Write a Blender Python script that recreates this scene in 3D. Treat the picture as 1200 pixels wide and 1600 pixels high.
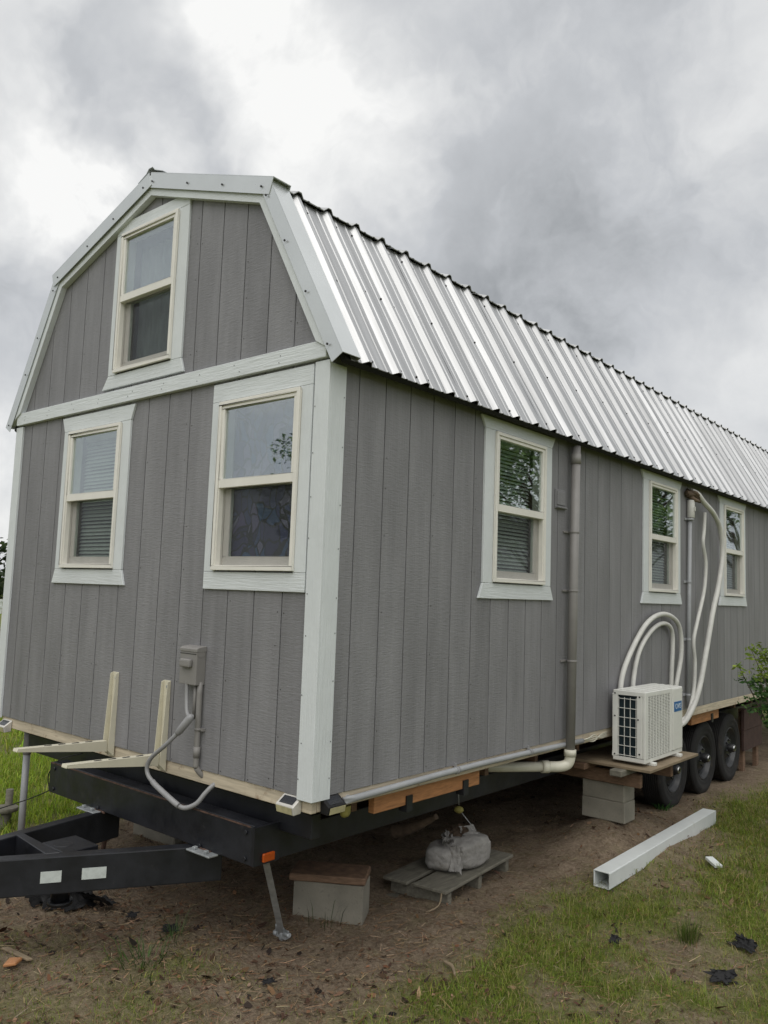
import bpy, bmesh, math, random
import numpy as np
from mathutils import Vector, Matrix, noise as mnoise

for o in list(bpy.data.objects):
    bpy.data.objects.remove(o)
scn = bpy.context.scene
COL = scn.collection
rnd = random.Random(7)
R = math.radians

# ------------------------------------------------------------------ camera
CAM = Vector((2.6333, -2.6691, 0.9308))
YAW, PITCH, ROLL, FPX = 0.7039, 0.0994, 0.0350, 1262.29
fwd = Vector((-math.sin(YAW) * math.cos(PITCH), math.cos(YAW) * math.cos(PITCH), math.sin(PITCH)))
ri = Vector((math.cos(YAW), math.sin(YAW), 0))
up = ri.cross(fwd)
r2 = ri * math.cos(ROLL) + up * math.sin(ROLL)
u2 = up * math.cos(ROLL) - ri * math.sin(ROLL)
cam_d = bpy.data.cameras.new('camera')
cam = bpy.data.objects.new('camera', cam_d)
COL.objects.link(cam)
cam.matrix_world = Matrix(((r2.x, u2.x, -fwd.x, CAM.x), (r2.y, u2.y, -fwd.y, CAM.y), (r2.z, u2.z, -fwd.z, CAM.z), (0, 0, 0, 1)))
cam_d.sensor_fit = 'VERTICAL'
cam_d.sensor_height = 32.0
cam_d.lens = FPX / 1600 * 32.0
cam_d.clip_start = 0.05
cam_d.clip_end = 3000
scn.camera = cam

# ------------------------------------------------------------------ sky, sun, exposure
SUN_DIR = Vector((0.30, -0.48, 0.82)).normalized()      # towards the brightest part of the cloud
sun_el = math.asin(SUN_DIR.z)
sun_az = math.atan2(SUN_DIR.x, SUN_DIR.y)
world = bpy.data.worlds.new('World')
scn.world = world
world.use_nodes = True
WN, WL = world.node_tree.nodes, world.node_tree.links
WN.clear()


def wmath(op, a, b=None, clamp=False):
    n = WN.new('ShaderNodeMath'); n.operation = op; n.use_clamp = clamp
    for i, v in enumerate((a, b)):
        if v is None: continue
        if isinstance(v, (int, float)): n.inputs[i].default_value = v
        else: WL.new(v, n.inputs[i])
    return n.outputs[0]


def wvec(op, a, b=None):
    n = WN.new('ShaderNodeVectorMath'); n.operation = op
    for i, v in enumerate((a, b)):
        if v is None: continue
        if isinstance(v, (tuple, Vector)): n.inputs[i].default_value = tuple(v)
        elif isinstance(v, (int, float)): n.inputs['Scale'].default_value = v
        else: WL.new(v, n.inputs[i])
    return n


def wnoise(vec, scale, detail, rough=0.55, dist=0.0):
    n = WN.new('ShaderNodeTexNoise'); n.inputs['Scale'].default_value = scale
    n.inputs['Detail'].default_value = detail; n.inputs['Roughness'].default_value = rough
    n.inputs['Distortion'].default_value = dist
    WL.new(vec, n.inputs['Vector'])
    return n


def pix_dir(px, py):
    d = r2 * ((px - 600) / FPX) + u2 * ((800 - py) / FPX) + fwd
    return d.normalized()


tc = WN.new('ShaderNodeTexCoord')
dirv = tc.outputs['Generated']
sep = WN.new('ShaderNodeSeparateXYZ'); WL.new(dirv, sep.inputs[0])
den = wmath('ADD', wmath('MAXIMUM', sep.outputs[2], 0.0), 0.32)
comb = WN.new('ShaderNodeCombineXYZ')
WL.new(wmath('DIVIDE', sep.outputs[0], den), comb.inputs[0])
WL.new(wmath('DIVIDE', sep.outputs[1], den), comb.inputs[1])
cl = comb.outputs[0]
warp = wnoise(dirv, 3.2, 5, 0.6)
wv = wvec('SUBTRACT', warp.outputs['Color'], (0.5, 0.5, 0.5))
wv2 = WN.new('ShaderNodeVectorMath'); wv2.operation = 'SCALE'; WL.new(wv.outputs[0], wv2.inputs[0]); wv2.inputs['Scale'].default_value = 0.34
dw = wvec('NORMALIZE', wvec('ADD', dirv, wv2.outputs[0]).outputs[0]).outputs[0]
n1 = wnoise(cl, 1.25, 7, 0.55, 0.35)
n2 = wnoise(dirv, 7.5, 8, 0.6, 0.3)
val = wmath('ADD', 0.645, wmath('MULTIPLY', wmath('SUBTRACT', n1.outputs[0], 0.5), 0.42))
val = wmath('ADD', val, wmath('MULTIPLY', wmath('SUBTRACT', n2.outputs[0], 0.5), 0.30))
n4 = wnoise(dw, 2.7, 9, 0.56, 0.5)
mr4 = WN.new('ShaderNodeMapRange'); mr4.interpolation_type = 'SMOOTHSTEP'
mr4.inputs[1].default_value = 0.40; mr4.inputs[2].default_value = 0.60; mr4.inputs[3].default_value = -0.085; mr4.inputs[4].default_value = 0.085
WL.new(n4.outputs[0], mr4.inputs[0])
val = wmath('ADD', val, mr4.outputs[0])
# overcast skies brighten towards the zenith
val = wmath('ADD', val, wmath('MULTIPLY', wmath('MAXIMUM', wmath('SUBTRACT', sep.outputs[2], 0.45), 0.0), 0.75))
# the large cloud masses and the thin bright breaks, by compass direction and height
CLOUDS = [((360, 40), 1100, 0.38), ((420, 150), 420, 0.17), ((80, 270), 700, 0.42), ((150, 345), 800, 0.40),
          ((560, 250), 120, 0.14), ((1000, 200), 90, 0.14), ((160, 110), 300, -0.11), ((330, 210), 420, -0.10),
          ((40, 400), 420, -0.20), ((900, 460), 140, -0.30), ((720, 330), 200, -0.06), ((1000, -20), 240, -0.16), ((20, 740), 300, 0.34),
          ((1170, 560), 300, 0.13), ((760, 60), 160, -0.06)]
n3 = wnoise(dirv, 5.0, 9, 0.62, 0.25)
brk = wmath('MAXIMUM', wmath('ADD', wmath('MULTIPLY', wmath('SUBTRACT', n3.outputs[0], 0.5), 3.4), 1.0), 0.15)
for (px, py), k, amp in CLOUDS:
    dp = wvec('DOT_PRODUCT', dw, pix_dir(px, py)).outputs['Value']
    g = wmath('EXPONENT', wmath('MULTIPLY', wmath('SUBTRACT', dp, 1.0), k * 0.5))
    val = wmath('ADD', val, wmath('MULTIPLY', wmath('MULTIPLY', g, amp), brk))
val = wmath('MAXIMUM', val, 0.22)
ramp = WN.new('ShaderNodeValToRGB')
WL.new(val, ramp.inputs[0])
e = ramp.color_ramp.elements
e[0].position = 0.2; e[0].color = (0.20, 0.215, 0.225, 1)
e[1].position = 1.0; e[1].color = (1.0, 1.0, 0.985, 1)
x = ramp.color_ramp.elements.new(0.62); x.color = (0.575, 0.592, 0.615, 1)
bgc = WN.new('ShaderNodeBackground'); WL.new(ramp.outputs[0], bgc.inputs[0]); bgc.inputs[1].default_value = 1.0
sky = WN.new('ShaderNodeTexSky'); sky.sky_type = 'NISHITA'; sky.sun_disc = False
sky.sun_elevation = sun_el; sky.sun_rotation = sun_az
bgs = WN.new('ShaderNodeBackground'); WL.new(sky.outputs[0], bgs.inputs[0]); bgs.inputs[1].default_value = 0.08
mixs = WN.new('ShaderNodeMixShader'); mixs.inputs[0].default_value = 0.94
WL.new(bgs.outputs[0], mixs.inputs[1]); WL.new(bgc.outputs[0], mixs.inputs[2])
wo = WN.new('ShaderNodeOutputWorld'); WL.new(mixs.outputs[0], wo.inputs[0])

sun_d = bpy.data.lights.new('sun', 'SUN')
sun_d.energy = 1.7
sun_d.angle = R(75)
sun_d.color = (1.0, 0.97, 0.92)
sun = bpy.data.objects.new('sun', sun_d)
COL.objects.link(sun)
sun.rotation_euler = (-SUN_DIR).to_track_quat('-Z', 'Y').to_euler()
sun.location = (0, -6, 12)

scn.view_settings.view_transform = 'Standard'
scn.view_settings.look = 'None'
scn.view_settings.gamma = 1
scn.view_settings.use_curve_mapping = False
scn.view_settings.exposure = 0.0
scn.cycles.max_bounces = 8
scn.cycles.transparent_max_bounces = 16


# ------------------------------------------------------------------ materials
def mat(name, color, rough=0.6, metal=0.0, var=0.0, vscale=6.0, bump=(), spots=None, coat=0.0, stretch=(1, 1, 1), attr=None, spec=0.5, rvar=0.0):
    """Principled material; bump = [(scale xyz, strength, distance)], spots = (scale, threshold, colour, amount)"""
    m = bpy.data.materials.new(name)
    m.use_nodes = True
    N, L = m.node_tree.nodes, m.node_tree.links
    p = N['Principled BSDF']
    p.inputs['Roughness'].default_value = rough
    p.inputs['Metallic'].default_value = metal
    p.inputs['Specular IOR Level'].default_value = spec
    p.inputs['Coat Weight'].default_value = coat
    tc = N.new('ShaderNodeTexCoord')
    oi = N.new('ShaderNodeObjectInfo')
    addv = N.new('ShaderNodeVectorMath'); addv.operation = 'ADD'
    sc = N.new('ShaderNodeVectorMath'); sc.operation = 'SCALE'
    cmb = N.new('ShaderNodeCombineXYZ')
    for i in range(3): L.new(oi.outputs['Random'], cmb.inputs[i])
    L.new(cmb.outputs[0], sc.inputs[0]); sc.inputs['Scale'].default_value = 37.0
    L.new(tc.outputs['Object'], addv.inputs[0]); L.new(sc.outputs[0], addv.inputs[1])
    vec = addv.outputs[0]

    def nz(scale, detail=4, rough_=0.6, st=(1, 1, 1)):
        mp = N.new('ShaderNodeMapping'); mp.inputs['Scale'].default_value = tuple(scale * s for s in st)
        L.new(vec, mp.inputs[0])
        n = N.new('ShaderNodeTexNoise'); n.inputs['Scale'].default_value = 1.0
        n.inputs['Detail'].default_value = detail; n.inputs['Roughness'].default_value = rough_
        L.new(mp.outputs[0], n.inputs['Vector'])
        return n.outputs[0]
    if name == 'grey_painted_siding':
        orr = N.new('ShaderNodeMapRange'); orr.inputs[3].default_value = 0.94; orr.inputs[4].default_value = 1.06
        L.new(oi.outputs['Random'], orr.inputs[0])
    if attr:
        a = N.new('ShaderNodeAttribute'); a.attribute_name = attr
        colout = a.outputs['Color']
    else:
        rgb = N.new('ShaderNodeRGB'); rgb.outputs[0].default_value = (*color, 1)
        colout = rgb.outputs[0]
    if name == 'grey_painted_siding':
        mo = N.new('ShaderNodeVectorMath'); mo.operation = 'SCALE'; L.new(colout, mo.inputs[0]); L.new(orr.outputs[0], mo.inputs['Scale'])
        colout = mo.outputs[0]
    if var > 0:
        f = nz(vscale, 5, 0.62, stretch)
        mr = N.new('ShaderNodeMapRange'); mr.inputs[1].default_value = 0.3; mr.inputs[2].default_value = 0.7
        mr.inputs[3].default_value = 1 - var; mr.inputs[4].default_value = 1 + var
        L.new(f, mr.inputs[0])
        mx = N.new('ShaderNodeVectorMath'); mx.operation = 'SCALE'
        L.new(colout, mx.inputs[0]); L.new(mr.outputs[0], mx.inputs['Scale'])
        colout = mx.outputs[0]
    if name == 'grey_painted_siding':
        f2 = nz(1.0, 4, 0.6, (14, 14, 0.5))
        m2 = N.new('ShaderNodeMapRange'); m2.inputs[1].default_value = 0.3; m2.inputs[2].default_value = 0.7; m2.inputs[3].default_value = 0.93; m2.inputs[4].default_value = 1.07
        L.new(f2, m2.inputs[0])
        x2 = N.new('ShaderNodeVectorMath'); x2.operation = 'SCALE'; L.new(colout, x2.inputs[0]); L.new(m2.outputs[0], x2.inputs['Scale']); colout = x2.outputs[0]
    if spots:
        s_scale, th, s_col, amt = spots
        f = nz(s_scale, 6, 0.7)
        mr = N.new('ShaderNodeMapRange'); mr.inputs[1].default_value = th; mr.inputs[2].default_value = th + 0.14
        mr.inputs[3].default_value = 0; mr.inputs[4].default_value = amt
        L.new(f, mr.inputs[0])
        mx = N.new('ShaderNodeMix'); mx.data_type = 'RGBA'
        L.new(mr.outputs[0], mx.inputs[0]); L.new(colout, mx.inputs[6]); mx.inputs[7].default_value = (*s_col, 1)
        colout = mx.outputs[2]
    L.new(colout, p.inputs['Base Color'])
    if rvar > 0:
        f = nz(vscale * 1.7, 4, 0.6, stretch)
        mr = N.new('ShaderNodeMapRange'); mr.inputs[1].default_value = 0.3; mr.inputs[2].default_value = 0.7
        mr.inputs[3].default_value = max(0.02, rough - rvar); mr.inputs[4].default_value = min(1, rough + rvar)
        L.new(f, mr.inputs[0]); L.new(mr.outputs[0], p.inputs['Roughness'])
    prev = None
    for (bs, strength, dist) in bump:
        f = nz(1.0, 5, 0.6, bs)
        b = N.new('ShaderNodeBump'); b.inputs['Strength'].default_value = strength; b.inputs['Distance'].default_value = dist
        L.new(f, b.inputs['Height'])
        if prev: L.new(prev, b.inputs['Normal'])
        prev = b.outputs[0]
    if prev: L.new(prev, p.inputs['Normal'])
    return m


M = {}
M['siding'] = mat('grey_painted_siding', (0.212, 0.209, 0.218), 0.5, var=0.15, vscale=2.2, stretch=(3, 3, 0.6),
                  bump=[((22, 22, 120), 0.45, 0.006), ((110, 110, 6), 0.45, 0.005)], spots=(3.0, 0.66, (0.27, 0.26, 0.255), 0.35))
M['trim'] = mat('mint_white_trim_paint', (0.655, 0.687, 0.697), 0.5, var=0.05, vscale=4,
                bump=[((90, 90, 6), 0.6, 0.006), ((30, 30, 30), 0.25, 0.003)], spots=(5, 0.68, (0.45, 0.50, 0.46), 0.35))
M['trim_h'] = mat('mint_white_trim_paint_level', (0.655, 0.687, 0.697), 0.5, var=0.05, vscale=4,
                  bump=[((7, 7, 100), 0.6, 0.006), ((30, 30, 30), 0.25, 0.003)], spots=(5, 0.68, (0.45, 0.50, 0.46), 0.35))
M['vinyl'] = mat('cream_window_vinyl', (0.77, 0.75, 0.69), 0.38, var=0.05, vscale=9, spots=(12, 0.68, (0.45, 0.41, 0.30), 0.4))
M['metal_roof'] = mat('bare_galvanised_roof', (0.50, 0.505, 0.51), 0.46, metal=0.86, var=0.20, vscale=1.0, stretch=(0.5, 17, 0.5),
                      bump=[((3, 40, 3), 0.06, 0.003)], rvar=0.09, spots=(7, 0.66, (0.26, 0.25, 0.235), 0.4))
M['metal_trim'] = mat('pale_metal_rake_trim', (0.66, 0.685, 0.69), 0.34, metal=0.55, var=0.05, vscale=3, rvar=0.08)
M['black_steel'] = mat('black_trailer_paint', (0.012, 0.013, 0.017), 0.42, var=0.5, vscale=5, spots=(22, 0.62, (0.06, 0.057, 0.058), 0.45),
                       bump=[((60, 60, 60), 0.12, 0.002)], rvar=0.14)
M['rust'] = mat('rusty_steel', (0.075, 0.042, 0.030), 0.85, var=0.6, vscale=25, bump=[((80, 80, 80), 0.4, 0.003)])
M['dull_steel'] = mat('dull_galvanised_steel', (0.36, 0.38, 0.39), 0.5, metal=0.5, var=0.25, vscale=20, spots=(30, 0.62, (0.2, 0.12, 0.07), 0.4))
M['rubber'] = mat('tyre_rubber', (0.014, 0.0135, 0.013), 0.9, var=0.3, vscale=9, spots=(6, 0.56, (0.06, 0.048, 0.035), 0.6), bump=[((70, 70, 70), 0.2, 0.003)])
M['rim'] = mat('black_steel_rim', (0.02, 0.021, 0.023), 0.35, var=0.3, vscale=12, spots=(14, 0.6, (0.1, 0.09, 0.08), 0.5))
M['chrome'] = mat('chrome_hub', (0.45, 0.45, 0.45), 0.28, metal=1.0)
M['pale_wood'] = mat('weathered_pale_pine', (0.52, 0.45, 0.34), 0.75, var=0.26, vscale=5, stretch=(0.7, 0.7, 14), spots=(11, 0.57, (0.20, 0.11, 0.055), 0.75), bump=[((5, 5, 90), 0.3, 0.003)])
M['orange_wood'] = mat('cedar_coloured_lumber', (0.40, 0.185, 0.075), 0.65, var=0.28, vscale=5, stretch=(2, 2, 16), spots=(7, 0.66, (0.16, 0.06, 0.025), 0.7), bump=[((6, 6, 90), 0.25, 0.003)])
M['brown_wood'] = mat('old_brown_lumber', (0.17, 0.105, 0.066), 0.8, var=0.35, vscale=6, stretch=(3, 3, 12), spots=(6, 0.60, (0.07, 0.035, 0.02), 0.7), bump=[((12, 12, 90), 0.4, 0.004)])
M['grey_wood'] = mat('weathered_grey_pallet_wood', (0.155, 0.145, 0.115), 0.9, var=0.3, vscale=7, stretch=(6, 1, 6), spots=(7, 0.56, (0.055, 0.062, 0.035), 0.7), bump=[((70, 6, 70), 0.5, 0.004)])
M['plywood'] = mat('weathered_plywood', (0.22, 0.17, 0.11), 0.8, var=0.25, vscale=7, spots=(9, 0.6, (0.14, 0.09, 0.05), 0.6), bump=[((60, 8, 60), 0.3, 0.003)])
M['concrete'] = mat('concrete_block', (0.235, 0.22, 0.18), 0.95, var=0.2, vscale=5, spots=(40, 0.58, (0.12, 0.11, 0.09), 0.7), bump=[((140, 140, 140), 0.7, 0.004), ((25, 25, 25), 0.3, 0.005)])
M['ac_white'] = mat('aged_white_sheet_metal', (0.70, 0.70, 0.66), 0.42, var=0.06, vscale=5, spots=(8, 0.66, (0.40, 0.37, 0.29), 0.5))
M['ac_fin'] = mat('dark_coil_fins', (0.012, 0.026, 0.034), 0.5, metal=0.3, var=0.2, vscale=20, bump=[((4, 4, 300), 0.5, 0.003)])
M['dark'] = mat('dark_void', (0.012, 0.012, 0.012), 0.9)
M['hose'] = mat('white_insulated_hose', (0.60, 0.595, 0.56), 0.5, var=0.10, vscale=9, spots=(14, 0.64, (0.33, 0.30, 0.23), 0.5), bump=[((40, 40, 40), 0.12, 0.003)])
M['pvc_white'] = mat('white_drain_plastic', (0.62, 0.60, 0.50), 0.35, var=0.08, vscale=8, spots=(6, 0.60, (0.42, 0.38, 0.22), 0.5))
M['pvc_grey'] = mat('grey_conduit_plastic', (0.27, 0.27, 0.275), 0.42, var=0.10, vscale=9, spots=(12, 0.62, (0.2, 0.18, 0.16), 0.5))
M['pvc_pale'] = mat('pale_grey_pipe_plastic', (0.33, 0.34, 0.35), 0.42, var=0.12, vscale=6, spots=(6, 0.6, (0.26, 0.26, 0.24), 0.5))
M['cream_metal'] = mat('cream_bracket_enamel', (0.64, 0.605, 0.48), 0.38, var=0.06, vscale=10, spots=(20, 0.68, (0.33, 0.22, 0.1), 0.6))
M['box_grey'] = mat('grey_painted_metal', (0.235, 0.225, 0.215), 0.48, var=0.08, vscale=9)
M['vinyl_post'] = mat('white_vinyl_post', (0.66, 0.69, 0.68), 0.4, var=0.07, vscale=5, spots=(5, 0.62, (0.40, 0.40, 0.34), 0.5))
M['paper'] = mat('weathered_paper_sack', (0.27, 0.26, 0.245), 0.85, var=0.2, vscale=9, spots=(8, 0.60, (0.14, 0.115, 0.085), 0.7), bump=[((16, 16, 16), 0.8, 0.02), ((60, 60, 60), 0.5, 0.006)])
M['brown_paper'] = mat('torn_brown_paper', (0.12, 0.085, 0.058), 0.9, var=0.4, vscale=14, bump=[((40, 40, 40), 0.5, 0.006)])
M['black_plastic'] = mat('black_plastic_scrap', (0.006, 0.006, 0.007), 0.75, var=0.3, vscale=20, bump=[((50, 50, 50), 0.5, 0.006)])
M['amber'] = mat('amber_lens', (0.42, 0.075, 0.012), 0.25, var=0.15, vscale=60)
M['tape'] = mat('reflective_tape', (0.52, 0.56, 0.54), 0.45, var=0.14, vscale=30, spots=(30, 0.6, (0.33, 0.34, 0.26), 0.6))
M['solar'] = mat('solar_cell', (0.012, 0.014, 0.02), 0.18, coat=0.5)
M['lens'] = mat('yellowed_lens', (0.46, 0.42, 0.25), 0.3, var=0.2, vscale=25)
M['yellow'] = mat('yellow_foam', (0.22, 0.195, 0.05), 0.7, var=0.3, vscale=25, bump=[((60, 60, 60), 0.4, 0.004)])
M['silver_plastic'] = mat('silver_plastic', (0.60, 0.58, 0.54), 0.35, metal=0.2, var=0.08, vscale=30)
M['blue'] = mat('blue_badge', (0.012, 0.125, 0.36), 0.35)
M['badge_white'] = mat('white_lettering', (0.62, 0.68, 0.72), 0.4)
M['blind'] = mat('white_blind_slats', (0.58, 0.60, 0.57), 0.5, var=0.05, vscale=20)
M['curtain'] = mat('grey_curtain_cloth', (0.20, 0.21, 0.22), 0.9, var=0.25, vscale=6, stretch=(5, 5, 0.8))
M['nail'] = mat('dark_screw_heads', (0.035, 0.033, 0.032), 0.5, metal=0.4)
M['bark'] = mat('tree_bark', (0.09, 0.072, 0.055), 0.95, var=0.35, vscale=12, stretch=(3, 3, 0.7), bump=[((40, 40, 8), 0.8, 0.02)])
M['brick_red'] = mat('dull_red_boards', (0.055, 0.030, 0.024), 0.85, var=0.3, vscale=12, bump=[((60, 60, 60), 0.4, 0.004)])
for nm, base in (('leaf', 0.0), ('grass', 0.0), ('litter', 0.0)):
    M[nm] = mat(nm + '_blades', (0, 0, 0), 0.6 if nm != 'litter' else 0.85, attr='tint', spec=0.3)
for nm in ('leaf', 'grass'):
    m = M[nm]; N, L = m.node_tree.nodes, m.node_tree.links
    p = N['Principled BSDF']; out = N['Material Output']
    tr = N.new('ShaderNodeBsdfTranslucent'); a = N.new('ShaderNodeAttribute'); a.attribute_name = 'tint'
    L.new(a.outputs['Color'], tr.inputs['Color'])
    mx = N.new('ShaderNodeMixShader'); mx.inputs[0].default_value = 0.35
    L.new(p.outputs[0], mx.inputs[1]); L.new(tr.outputs[0], mx.inputs[2]); L.new(mx.outputs[0], out.inputs[0])


def glass_mat(name, base_reflect, tint):
    m = bpy.data.materials.new(name); m.use_nodes = True
    N, L = m.node_tree.nodes, m.node_tree.links
    N.remove(N['Principled BSDF'])
    out = N['Material Output']
    t = N.new('ShaderNodeBsdfTransparent'); t.inputs[0].default_value = (*tint, 1)
    g = N.new('ShaderNodeBsdfGlossy'); g.inputs['Roughness'].default_value = 0.015; g.inputs[0].default_value = (0.94, 0.97, 1.0, 1)
    geo = N.new('ShaderNodeNewGeometry'); dt = N.new('ShaderNodeVectorMath'); dt.operation = 'DOT_PRODUCT'
    L.new(geo.outputs['Incoming'], dt.inputs[0]); L.new(geo.outputs['Normal'], dt.inputs[1])
    mm = []
    for op, v in (('ABSOLUTE', None), ('SUBTRACT', 1.0), ('POWER', 5.0), ('MULTIPLY_ADD', 0.96)):
        k = N.new('ShaderNodeMath'); k.operation = op; k.use_clamp = op != 'ABSOLUTE'
        src = dt.outputs['Value'] if not mm else mm[-1].outputs[0]
        if op == 'SUBTRACT': k.inputs[0].default_value = v; L.new(src, k.inputs[1])
        else:
            L.new(src, k.inputs[0])
            if v is not None: k.inputs[1].default_value = v
            if op == 'MULTIPLY_ADD': k.inputs[2].default_value = 0.04
        mm.append(k)
    lw = mm[-1]
    tcn = N.new('ShaderNodeTexCoord'); nn = N.new('ShaderNodeTexNoise'); nn.inputs['Scale'].default_value = 2.4; nn.inputs['Detail'].default_value = 1.0
    L.new(tcn.outputs['Object'], nn.inputs['Vector'])
    b = N.new('ShaderNodeBump'); b.inputs['Strength'].default_value = 0.04; b.inputs['Distance'].default_value = 0.02
    L.new(nn.outputs[0], b.inputs['Height']); L.new(b.outputs[0], g.inputs['Normal'])
    ad = N.new('ShaderNodeMath'); ad.operation = 'ADD'; ad.use_clamp = True; L.new(lw.outputs[0], ad.inputs[0]); ad.inputs[1].default_value = base_reflect
    mx = N.new('ShaderNodeMixShader'); L.new(ad.outputs[0], mx.inputs[0]); L.new(t.outputs[0], mx.inputs[1]); L.new(g.outputs[0], mx.inputs[2])
    L.new(mx.outputs[0], out.inputs[0])
    return m


M['glass'] = glass_mat('coated_window_glass', 0.25, (0.90, 0.95, 0.92))
M['glass_low'] = glass_mat('lower_window_glass', 0.0, (0.90, 0.94, 0.92))
m = bpy.data.materials.new('insect_screen'); m.use_nodes = True
N, L = m.node_tree.nodes, m.node_tree.links
p = N['Principled BSDF']; p.inputs['Base Color'].default_value = (0.05, 0.05, 0.055, 1); p.inputs['Roughness'].default_value = 0.7
t = N.new('ShaderNodeBsdfTransparent'); mx = N.new('ShaderNodeMixShader'); mx.inputs[0].default_value = 0.42
wtc = N.new('ShaderNodeTexCoord'); wv_ = N.new('ShaderNodeTexNoise'); wv_.inputs['Scale'].default_value = 7; wv_.inputs['Distortion'].default_value = 2.5; wv_.inputs['Detail'].default_value = 3
wmr = N.new('ShaderNodeMapRange'); wmr.inputs[3].default_value = 0.30; wmr.inputs[4].default_value = 0.37
L.new(wtc.outputs['Object'], wv_.inputs[0]); L.new(wv_.outputs[0], wmr.inputs[0]); L.new(wmr.outputs[0], mx.inputs[0])
L.new(t.outputs[0], mx.inputs[1]); L.new(p.outputs[0], mx.inputs[2]); L.new(mx.outputs[0], N['Material Output'].inputs[0])
M['screen'] = m

# leaded glass film: coloured cells with dark leading between them
m = bpy.data.materials.new('leaded_glass_film'); m.use_nodes = True
N, L = m.node_tree.nodes, m.node_tree.links
p = N['Principled BSDF']; p.inputs['Roughness'].default_value = 0.3
tcn = N.new('ShaderNodeTexCoord'); mp = N.new('ShaderNodeMapping'); mp.inputs['Scale'].default_value = (17, 1, 12)
nw = N.new('ShaderNodeTexNoise'); nw.inputs['Scale'].default_value = 5; L.new(tcn.outputs['Object'], nw.inputs[0])
va = N.new('ShaderNodeVectorMath'); va.operation = 'ADD'; vs = N.new('ShaderNodeVectorMath'); vs.operation = 'SCALE'; vs.inputs['Scale'].default_value = 0.25
L.new(nw.outputs['Color'], vs.inputs[0]); L.new(tcn.outputs['Object'], va.inputs[0]); L.new(vs.outputs[0], va.inputs[1]); L.new(va.outputs[0], mp.inputs[0])
v1 = N.new('ShaderNodeTexVoronoi'); v1.feature = 'DISTANCE_TO_EDGE'; v1.inputs['Scale'].default_value = 1
v2 = N.new('ShaderNodeTexVoronoi'); v2.inputs['Scale'].default_value = 1
L.new(mp.outputs[0], v1.inputs['Vector']); L.new(mp.outputs[0], v2.inputs['Vector'])
sp = N.new('ShaderNodeSeparateColor'); L.new(v2.outputs['Color'], sp.inputs[0])
cr = N.new('ShaderNodeValToRGB'); ce = cr.color_ramp.elements
ce[0].color = (0.030, 0.026, 0.085, 1); ce[1].color = (0.22, 0.19, 0.30, 1); ce[1].position = 0.95
for pos, c in ((0.35, (0.065, 0.058, 0.17, 1)), (0.6, (0.045, 0.10, 0.22, 1)), (0.8, (0.12, 0.085, 0.21, 1))):
    q = ce.new(pos); q.color = c
L.new(sp.outputs[0], cr.inputs[0])
edge = N.new('ShaderNodeMath'); edge.operation = 'GREATER_THAN'; edge.inputs[1].default_value = 0.06; L.new(v1.outputs['Distance'], edge.inputs[0])
mc = N.new('ShaderNodeMix'); mc.data_type = 'RGBA'; L.new(edge.outputs[0], mc.inputs[0]); mc.inputs[6].default_value = (0.012, 0.012, 0.014, 1); L.new(cr.outputs[0], mc.inputs[7])
L.new(mc.outputs[2], p.inputs['Base Color'])
M['film'] = m

# ------------------------------------------------------------------ mesh helpers
ORG = {}


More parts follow.
